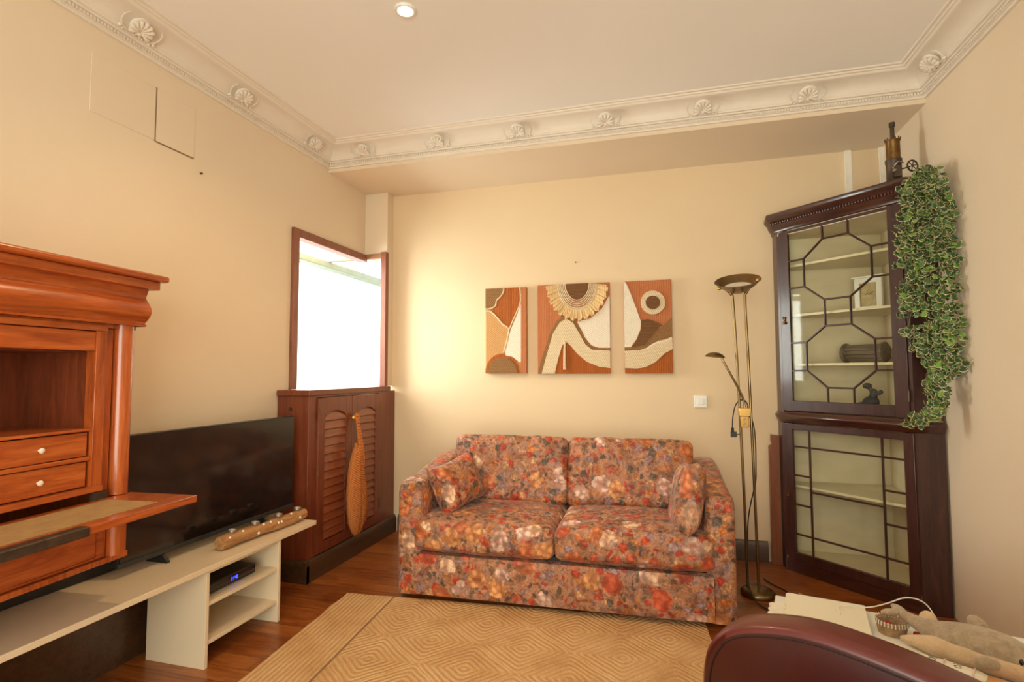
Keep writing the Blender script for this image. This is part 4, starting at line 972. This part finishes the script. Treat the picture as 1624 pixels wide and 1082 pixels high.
# ------------------------------------------------------------------ wall art
def art(label, X0, X1, Z0_, Z1_, geo, regions, cords=(), extra=None):
    o = thing('wall_art_panel', label, 'wall art', ((X0+X1)/2, YB-0.002, Z0_), 0)
    yf = YB-0.032
    MB().box(X0, X1, yf, YB-0.003, Z0_, Z1_).build('canvas', geo['mat'], o, True, 0.003)
    def T(p):
        u = (p[0]-geo['xl'])/(geo['xr']-geo['xl']); tp = lerp(geo['t0'], geo['t1'], u); bt = lerp(geo['b0'], geo['b1'], u)
        v = (p[1]-tp)/(bt-tp); u = min(1, max(0, u)); v = min(1, max(0, v))
        return (lerp(X0, X1, u), lerp(Z1_, Z0_, v))
    for nm, m, d, poly in regions:
        q = [T(p) for p in poly]
        b = MB(); b.prism(q, 'y', yf-d, yf+0.001); b.build(nm, m, o, True, smooth=False)
    for nm, m, r, pts in cords:
        P = bez([(*T(p), 0) for p in pts], 8)
        b = MB(); b.tube([(p.x, yf-r*0.7, p.y) for p in P], r, 8); b.build(nm, m, o, True)
    if extra: extra(o, T, yf)
    return o
def arc(cx, cy, rx, ry, a0, a1, n=24): return [(cx+rx*math.cos(math.radians(a0+(a1-a0)*k/n)), cy+ry*math.sin(math.radians(a0+(a1-a0)*k/n))) for k in range(n+1)]
g1 = dict(xl=108, xr=418, t0=135, t1=130, b0=772, b1=775, mat=A_OCHRE)
c1 = [(250, 132), (245, 165), (222, 200), (195, 225), (185, 265), (150, 285), (110, 288)]
c2 = [(110, 300), (150, 310), (190, 345), (235, 400), (275, 430), (287, 455), (270, 540), (248, 620)]
c3 = [(372, 130), (375, 235), (345, 320), (315, 385), (290, 450)]
art('left woven wool wall panel of three, narrow with branching white cords', -1.293, -0.969, 1.243, 1.892, g1, [
    ('brown_field', A_BROWN, 0.005, [(108, 135)]+c1+[(108, 290)]),
    ('rust_field', A_RUST, 0.004, [(250, 132), (245, 165), (222, 200), (195, 225), (185, 265), (150, 288), (190, 345), (235, 400), (275, 430), (290, 450), (315, 385), (345, 320), (375, 235), (372, 130)]),
    ('white_field', A_WHITE, 0.007, [(378, 245), (350, 330), (300, 450), (258, 600), (262, 640), (310, 650), (365, 692), (376, 690)]),
    ('border_strip', A_TERRA, 0.010, [(380, 131), (418, 130), (418, 775), (376, 775)]),
    ('hill', A_RUST, 0.006, arc(235, 775, 130, 150, 180, 360)),
    ('hill_core', A_BROWN, 0.011, arc(238, 775, 112, 118, 180, 360))],
    [('cord', A_CREAM, 0.006, c1), ('cord', A_CREAM, 0.0065, c2), ('cord', A_CREAM, 0.006, c3)])
g2 = dict(xl=495, xr=1043, t0=119, t1=102, b0=769, b1=779, mat=A_TERRA)
def fringe(o, T, yf):
    b = MB(); n = 96; rin, rout = [], []
    for k in range(n+1):
        a = math.radians(178-176*k/n); ca, sa = math.cos(a), math.sin(a)
        w = 0.004*math.sin(k*1.9)+0.003*math.sin(k*3.3)
        pi_ = (800+138*ca, 105+190*sa); L = 12*math.sin(k*0.9)+8*math.sin(k*2.3)
        po = (800+(232+L*0.5)*ca, 118+(262+L)*sa)
        pi_ = (min(pi_[0], 1042), max(pi_[1], 106)); po = (min(po[0], 1042), max(po[1], 112))
        rin.append((*T(pi_), -0.004)); rout.append((*T(po), -0.018-w))
    V = [[b.v((p[0], yf+p[2], p[1])) for p in r] for r in (rin, rout)]
    B_ = [[b.v((p[0], yf+0.0005, p[1])) for p in r] for r in (rin, rout)]
    for i in range(n):
        b.face([V[0][i], V[0][i+1], V[1][i+1], V[1][i]]); b.face([V[1][i], V[1][i+1], B_[1][i+1], B_[1][i]]); b.face([V[0][i], B_[0][i], B_[0][i+1], V[0][i+1]])
    b.build('fringe', A_FRING, o, True, ang=25)
    b = MB()
    for k in range(6):
        r = 92+k*11; P = [T((min(1042, 803+r*math.cos(math.radians(a))), max(106, 105+(r*1.38)*math.sin(math.radians(a))))) for a in range(178, 0, -4)]
        b.tube([(p[0], yf-0.006, p[1]) for p in P], 0.0042, 6)
    b.build('cord_ring', A_CREAM, o, True)
    p0, p1 = T((708, 545)), T((705, 745)); b = MB()
    b.tube([(p0[0], yf-0.012, p0[1]), (p0[0]-0.002, yf-0.014, (p0[1]*0.7+p1[1]*0.3)), (p1[0], yf-0.012, p1[1])], [0.008, 0.010, 0.012], 10)
    b.ball((p0[0], yf-0.012, p0[1]), 0.012, n=10, m=8); b.build('tassel', A_CREAM, o, True)
art('middle woven wool wall panel of three, square with a fringed half sun', -0.885, -0.352, 1.240, 1.900, g2, [
    ('white_field', A_WHITE, 0.004, [(1043, 200), (985, 300), (900, 370), (800, 392), (850, 500), (905, 570), (960, 588), (1043, 590)]),
    ('brown_arc', A_BROWN, 0.006, [(490, 769), (530, 650), (590, 480), (650, 380), (700, 350), (770, 360), (830, 450), (870, 540), (930, 590), (1043, 590), (1043, 625), (920, 625), (700, 500), (620, 769)]),
    ('rust_field', A_RUST, 0.005, [(625, 770), (650, 690), (700, 540), (760, 540), (850, 660), (960, 720), (1043, 740), (1043, 778)]),
    ('cream_path', A_CREAM, 0.011, [(527, 770), (565, 640), (615, 480), (670, 395), (720, 370), (770, 400), (810, 470), (860, 560), (910, 602), (1043, 612), (1043, 740), (960, 728), (870, 690), (800, 630), (745, 565), (712, 540), (685, 570), (650, 680), (628, 770)]),
    ('sun_core', A_DARK, 0.009, arc(803, 106, 84, 126, 0, 180))], (), fringe)
g3 = dict(xl=1148, xr=1508, t0=90, t1=78, b0=772, b1=772, mat=A_TERRA)
art('right woven wool wall panel of three, with a round brown eye in a cream ring', -0.250, 0.077, 1.240, 1.899, g3, [
    ('white_field', A_WHITE, 0.006, [(1148, 90), (1165, 100), (1200, 180), (1245, 300), (1275, 390), (1270, 450), (1240, 520), (1195, 578), (1148, 580)]),
    ('brown_wedge', A_DARK, 0.009, [(1280, 378), (1330, 372), (1430, 410), (1375, 470), (1300, 560), (1205, 578), (1245, 520), (1275, 460)]),
    ('brown_field', A_BROWN, 0.005, [(1508, 360), (1440, 420), (1375, 470), (1300, 560), (1200, 576), (1148, 580), (1148, 612), (1260, 606), (1380, 560), (1508, 520)]),
    ('cream_path', A_CREAM, 0.010, [(1148, 606), (1260, 602), (1330, 580), (1400, 535), (1508, 512), (1508, 595), (1450, 625), (1380, 690), (1300, 728), (1240, 736), (1148, 732)]),
    ('rust_field', A_RUST, 0.005, [(1148, 736), (1240, 738), (1300, 730), (1380, 692), (1450, 628), (1508, 598), (1508, 772), (1148, 772)]),
    ('eye_ring', A_CREAM, 0.010, arc(1368, 250, 92, 88, 0, 360, 40)[:-1]),
    ('eye', A_DARK, 0.016, arc(1368, 250, 54, 50, 0, 360, 32)[:-1])],
    [('cord', A_WHITE, 0.007, [(1310, 600), (1350, 570), (1400, 545), (1450, 535), (1505, 512)]), ('cord', A_CREAM, 0.005, [(1150, 660), (1260, 655), (1330, 620), (1400, 565)])])

# ------------------------------------------------------------------ armchair
ar = thing('leather_armchair', 'burgundy leather armchair with rounded arm in the near right corner', 'armchair', (0.128, 1.562, 0.0075), math.radians(-27.5))
prof = [(0.03, 0.05), (0.005, 0.20), (0.0, 0.42), (0.006, 0.52), (0.030, 0.580), (0.085, 0.627), (0.17, 0.655), (0.27, 0.667), (0.39, 0.658), (0.50, 0.640), (0.60, 0.616), (0.74, 0.585), (0.86, 0.56), (0.88, 0.05)]
def arm(y0, y1, nm='armrest'):
    def inset(p, d):
        cx, cz = 0.44, 0.33; return (p[0]+(d if p[0] < 0.2 else 0)*(1 if p[0] < 0.05 else 0.4), p[1]-(d if p[1] > 0.45 else 0)*(0.6 if p[0] < 0.05 else 1))
    # smooth profile
    PP = bez([(x, z, 0) for x, z in prof[:-2]], 5)
    P2 = [(p.x, p.y) for p in PP]+[(0.86, 0.56), (0.88, 0.05)]
    b = MB(); rings = []
    w = y1-y0
    for t, d in ((0, 0.016), (0.03, 0.008), (0.10, 0.002), (0.3, 0.0), (0.7, 0.0), (0.90, 0.002), (0.97, 0.008), (1, 0.016)):
        rings.append([(inset(p, d)[0], y0+w*t, inset(p, d)[1]) for p in P2])
    b.loft(rings)
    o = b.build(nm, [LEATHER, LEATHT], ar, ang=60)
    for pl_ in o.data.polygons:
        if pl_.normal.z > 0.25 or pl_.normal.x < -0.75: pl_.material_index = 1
    PS = bez([(x+(0.004 if x < 0.05 else 0), z-0.006, 0) for x, z in prof[:-2]], 5)
    for y in (y0-0.001, y1+0.001):
        b = MB(); b.tube([(inset((p.x, p.y), 0.016)[0], y, inset((p.x, p.y), 0.016)[1]) for p in PS], 0.0022, 6); b.build('piping', STITCH, o)
arm(-0.105, 0.0); arm(-0.74, -0.635)
b = MB(); b.softbox((0.38, -0.37, 0.33), (0.66, 0.51, 0.17), 0.05, (0.01, 0, 0.02), 12, 0.003); b.build('seat_cushion', LEATHER, ar, ang=70)
b = MB(); b.box(0.08, 0.84, -0.632, -0.108, 0.06, 0.24); b.build('seat_base', LEATHER, ar, bevel=0.01)
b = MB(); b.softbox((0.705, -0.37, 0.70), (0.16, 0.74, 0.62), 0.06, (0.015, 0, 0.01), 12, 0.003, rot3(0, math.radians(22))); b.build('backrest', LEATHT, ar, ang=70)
for x, y in ((0.08, -0.06), (0.08, -0.68), (0.80, -0.06), (0.80, -0.68)):
    MB().lathe([(0.018, 0), (0.024, 0.052), (0, 0.052)], (x, y, 0), 14).build('leg', BLACK, ar)

# ------------------------------------------------------------------ side table and the things on it
TZ = 0.44
TA = math.radians(-13)
tb = thing('side_table', 'low white table behind the leather armchair', 'table', (0.82, 1.86, 0), TA)
MB().box(-0.50, 0.46, -0.30, 0.222, TZ-0.022, TZ).build('tabletop', WHITE, tb, bevel=0.004)
for x in (-0.40, 0.42):
    for y in (-0.27, 0.19): MB().box(x-0.018, x+0.018, y-0.018, y+0.018, 0, TZ-0.022).build('leg', WHITE, tb, bevel=0.003)
def on_tab(x, y, z=TZ): a = TA; return (0.82+x*math.cos(a)-y*math.sin(a), 1.86+x*math.sin(a)+y*math.cos(a), z)
def scallop(x0, x1, y0, y1, n, d):
    P = []
    for k in range(n*6+1): P.append((x0-d*abs(math.sin(PI*k/6)), y0+(y1-y0)*k/(n*6)))
    return P+[(x1, y1), (x1, y0)]
def put(b, name, m, loc, label, cat, rz=TA, **k):
    o = b.build(name, m, **k); o.location = loc; o.rotation_euler.z = rz; tag(o, label, cat); return o
b = MB(); b.loft([[(x, y, z) for x, y in scallop(-0.505, -0.225, -0.20, 0.135, 9, 0.010)] for z in (0.0003, 0.005)])
put(b, 'lace_doily', LACE, on_tab(0, 0), 'white scalloped lace cloth under the cream folder on the table', 'doily')
b = MB(); b.loft([[(x, y, z) for x, y in scallop(-0.458, -0.228, -0.02, 0.211, 6, 0.007)] for z in (0.0, 0.014)])
put(b, 'cream_folder', PAPER, on_tab(0, 0, TZ+0.0055), 'thick cream folder with scalloped edge lying on the low table', 'folder')
b = MB(); b.box(-0.075, 0.070, -0.045, 0.045, 0, 0.003); b.box(-0.05, 0.08, -0.055, 0.03, 0.003, 0.006)
put(b, 'paper_sheets', PAPER, on_tab(-0.140, -0.045, TZ+0.0003), 'loose white paper sheets in front of the wicker basket on the table', 'paper')
# basket with red cloth
bk = thing('wicker_basket', 'small wicker basket with white stitched rim on the low table', 'basket', on_tab(-0.168, 0.072, TZ+0.0003), TA)
b = MB(); b.lathe([(0, 0), (0.036, 0), (0.043, 0.034), (0.045, 0.040), (0.038, 0.040), (0.033, 0.005), (0, 0.005)], n=28); b.build('bowl', WICKER, bk)
b = MB()
for k in range(30): q = 2*PI*k/30; b.tube([(0.0455*math.cos(q), 0.0455*math.sin(q), 0.030), (0.0445*math.cos(q), 0.0445*math.sin(q), 0.043), (0.037*math.cos(q), 0.037*math.sin(q), 0.034)], 0.0016, 5)
b.build('stitching', WAX, bk)
for i, (x, y, r, lb) in enumerate(((-0.012, -0.010, 0.016, 'red cloth rose at the left inside the wicker basket'), (0.064, -0.018, 0.014, 'red cloth rose lying right of the wicker basket'))):
    b = MB()
    for k in range(5): q = 2*PI*k/5+i; b.ball((r*0.45*math.cos(q), r*0.45*math.sin(q), r*0.9), r*0.62, r*0.5, r*0.7, 10, 8, Matrix.Rotation(q, 3, 'Z'))
    b.ball((0, 0, r), r*0.5, n=10, m=8)
    p = on_tab(-0.168+x, 0.072+y, TZ+(0.010 if i == 0 else 0.001)); put(b, 'cloth_rose', RED, p, lb, 'ornament', 0)
b = MB(); b.ball((0, 0, 0.024), 0.024, n=18, m=12)
put(b, 'pompom_ball', PLUSHL, (0.800, 2.045, TZ), 'fluffy pale beige ball on the table behind the toy dolphin', 'ball', 0)
b = MB(); b.tube(bez([(0.545, 2.015, 0.463), (0.560, 2.075, 0.466), (0.640, 2.075, 0.470), (0.700, 2.085, 0.485), (0.750, 2.085, 0.508), (0.785, 2.072, 0.512), (0.815, 2.072, 0.490), (0.835, 2.06, 0.4435)], 8), 0.0020, 6)
tag(origin(b.build('white_cable', WAX), (0.545, 2.015, 0.463)), 'thin white cable looping over the folder and the fluffy ball', 'cable')
# plush dolphin: head to the lower right of the picture
dp = thing('plush_dolphin', 'grey-beige plush toy dolphin lying on the low table', 'plush toy', (0.806, 1.815, TZ), math.radians(-33))
DS = 0.60; DR = 1.42
def body(pts, m, nm, flat=1.0):
    pts = [(p[0]*DS, p[1]*DS*1.2, p[2]*DS*DR, p[3]*DS*DR) for p in pts]; P = bez([p[:3] for p in pts], 5); n = len(P); rad = []
    for i in range(n):
        t = i/(n-1)*(len(pts)-1); k = min(int(t), len(pts)-2); f = t-k; rad.append(lerp(pts[k][3], pts[k+1][3], f))
    b = MB(); b.tube(P, rad, 18); return b.build(nm, m, dp, ang=80)
body([(-0.30, 0.075, 0.085, 0.010), (-0.25, 0.06, 0.078, 0.018), (-0.19, 0.04, 0.070, 0.026), (-0.12, 0.02, 0.066, 0.040), (-0.04, 0.0, 0.068, 0.056), (0.05, -0.005, 0.070, 0.062), (0.13, -0.005, 0.068, 0.058), (0.19, -0.005, 0.060, 0.046), (0.225, -0.005, 0.052, 0.028), (0.24, -0.005, 0.048, 0.008)], PLUSH, 'body')
body([(-0.26, -0.02, 0.026, 0.008), (-0.20, -0.025, 0.032, 0.020), (-0.12, -0.035, 0.038, 0.032), (0.0, -0.042, 0.044, 0.040), (0.10, -0.040, 0.044, 0.041), (0.17, -0.035, 0.040, 0.036), (0.235, -0.028, 0.034, 0.022), (0.265, -0.025, 0.032, 0.008)], PLUSHL, 'belly')
def DB(): b = MB(); b.x = Matrix.Diagonal((DS, DS*1.25, DS*DR, 1)); return b
b = DB(); b.ball((-0.30, 0.10, 0.085), 0.050, 0.020, 0.011, 12, 8, Matrix.Rotation(-0.6, 3, 'Z')); b.ball((-0.315, 0.045, 0.085), 0.050, 0.020, 0.011, 12, 8, Matrix.Rotation(0.7, 3, 'Z')); b.build('tail_fluke', PLUSH, dp)
b = DB(); b.ball((0.03, 0.02, 0.128), 0.042, 0.010, 0.026, 14, 8, Matrix.Rotation(0.35, 3, 'Y')); b.build('dorsal_fin', PLUSH, dp)
b = DB(); b.ball((0.075, -0.085, 0.052), 0.046, 0.020, 0.018, 14, 10, Matrix.Rotation(0.15, 3, 'Z')); b.build('flipper', PLUSH, dp)
b = DB(); b.ball((0.180, -0.052, 0.074), 0.0105, n=12, m=8); b.build('eye', BLACKG, dp)
# printed pouch and notebook
ph = thing('printed_pouch', 'white pouch with black drawings and a pink strap on the table', 'pouch', (0.738, 1.755, TZ+0.0005), math.radians(-33))
b = MB(); b.x = Matrix.Scale(0.6, 4); b.softbox((0, 0, 0.016), (0.24, 0.075, 0.032), 0.015, (0, 0, 0.006), 8); b.build('pouch_body', PAPER, ph, ang=70)
for x in (-0.07, 0.02):
    b = MB(); b.x = Matrix.Scale(0.6, 4); b.tube([(x+0.013*math.cos(q), -0.010+0.013*math.sin(q)*0.8, 0.0385) for q in (2*PI*k/14 for k in range(14))], 0.0014, 5, closed=True); b.tube([(x-0.02, 0.012, 0.038), (x+0.015, 0.014, 0.038)], 0.0014, 5)
    b.build('drawing', INK, ph)
for x in (-0.03, 0.075):
    b = MB(); b.x = Matrix.Scale(0.6, 4); b.tube([(x, 0.042, 0.012), (x, 0.03, 0.038), (x, 0.0, 0.043), (x, -0.03, 0.038), (x, -0.042, 0.010)], 0.004, 6)
    b.build('strap', PINKS, ph)
nb = thing('spiral_notebook', 'orange spiral notebook at the near edge of the table', 'notebook', (0.835, 1.665, TZ+0.0005), math.radians(-33))
MB().box(-0.06, 0.08, -0.045, 0.05, 0, 0.014).build('cover', ORANGE, nb, bevel=0.002)
b = MB()
for k in range(14): x = -0.055+k*0.010; b.tube([(x, -0.045+0.009*math.cos(q), 0.008+0.009*math.sin(q)) for q in (2*PI*j/10 for j in range(10))], 0.0012, 5, closed=True)
b.build('spiral', WAX, nb)

# ------------------------------------------------------------------ cables on the floor by the cabinet
for pts, lb in (([(0.72, 3.42, 0.005), (0.80, 3.30, 0.005), (0.86, 3.24, 0.008), (0.93, 3.20, 0.012), (1.02, 3.06, 0.006), (1.12, 2.96, 0.005), (1.20, 2.92, 0.005)], 'pale power cable on the floor before the corner cabinet, reaching furthest left'),
                ([(0.86, 3.16, 0.005), (0.92, 3.22, 0.008), (0.99, 3.14, 0.010), (1.05, 3.08, 0.015), (1.10, 3.04, 0.012), (1.20, 2.86, 0.005)], 'second pale cable tangled on the floor before the corner cabinet')):
    b = MB(); b.tube(bez(pts, 8), 0.0035, 6); o = b.build('floor_cable', CABLEW); tag(o, lb, 'cable', 'pale cables on the floor')
    origin(o, pts[0])
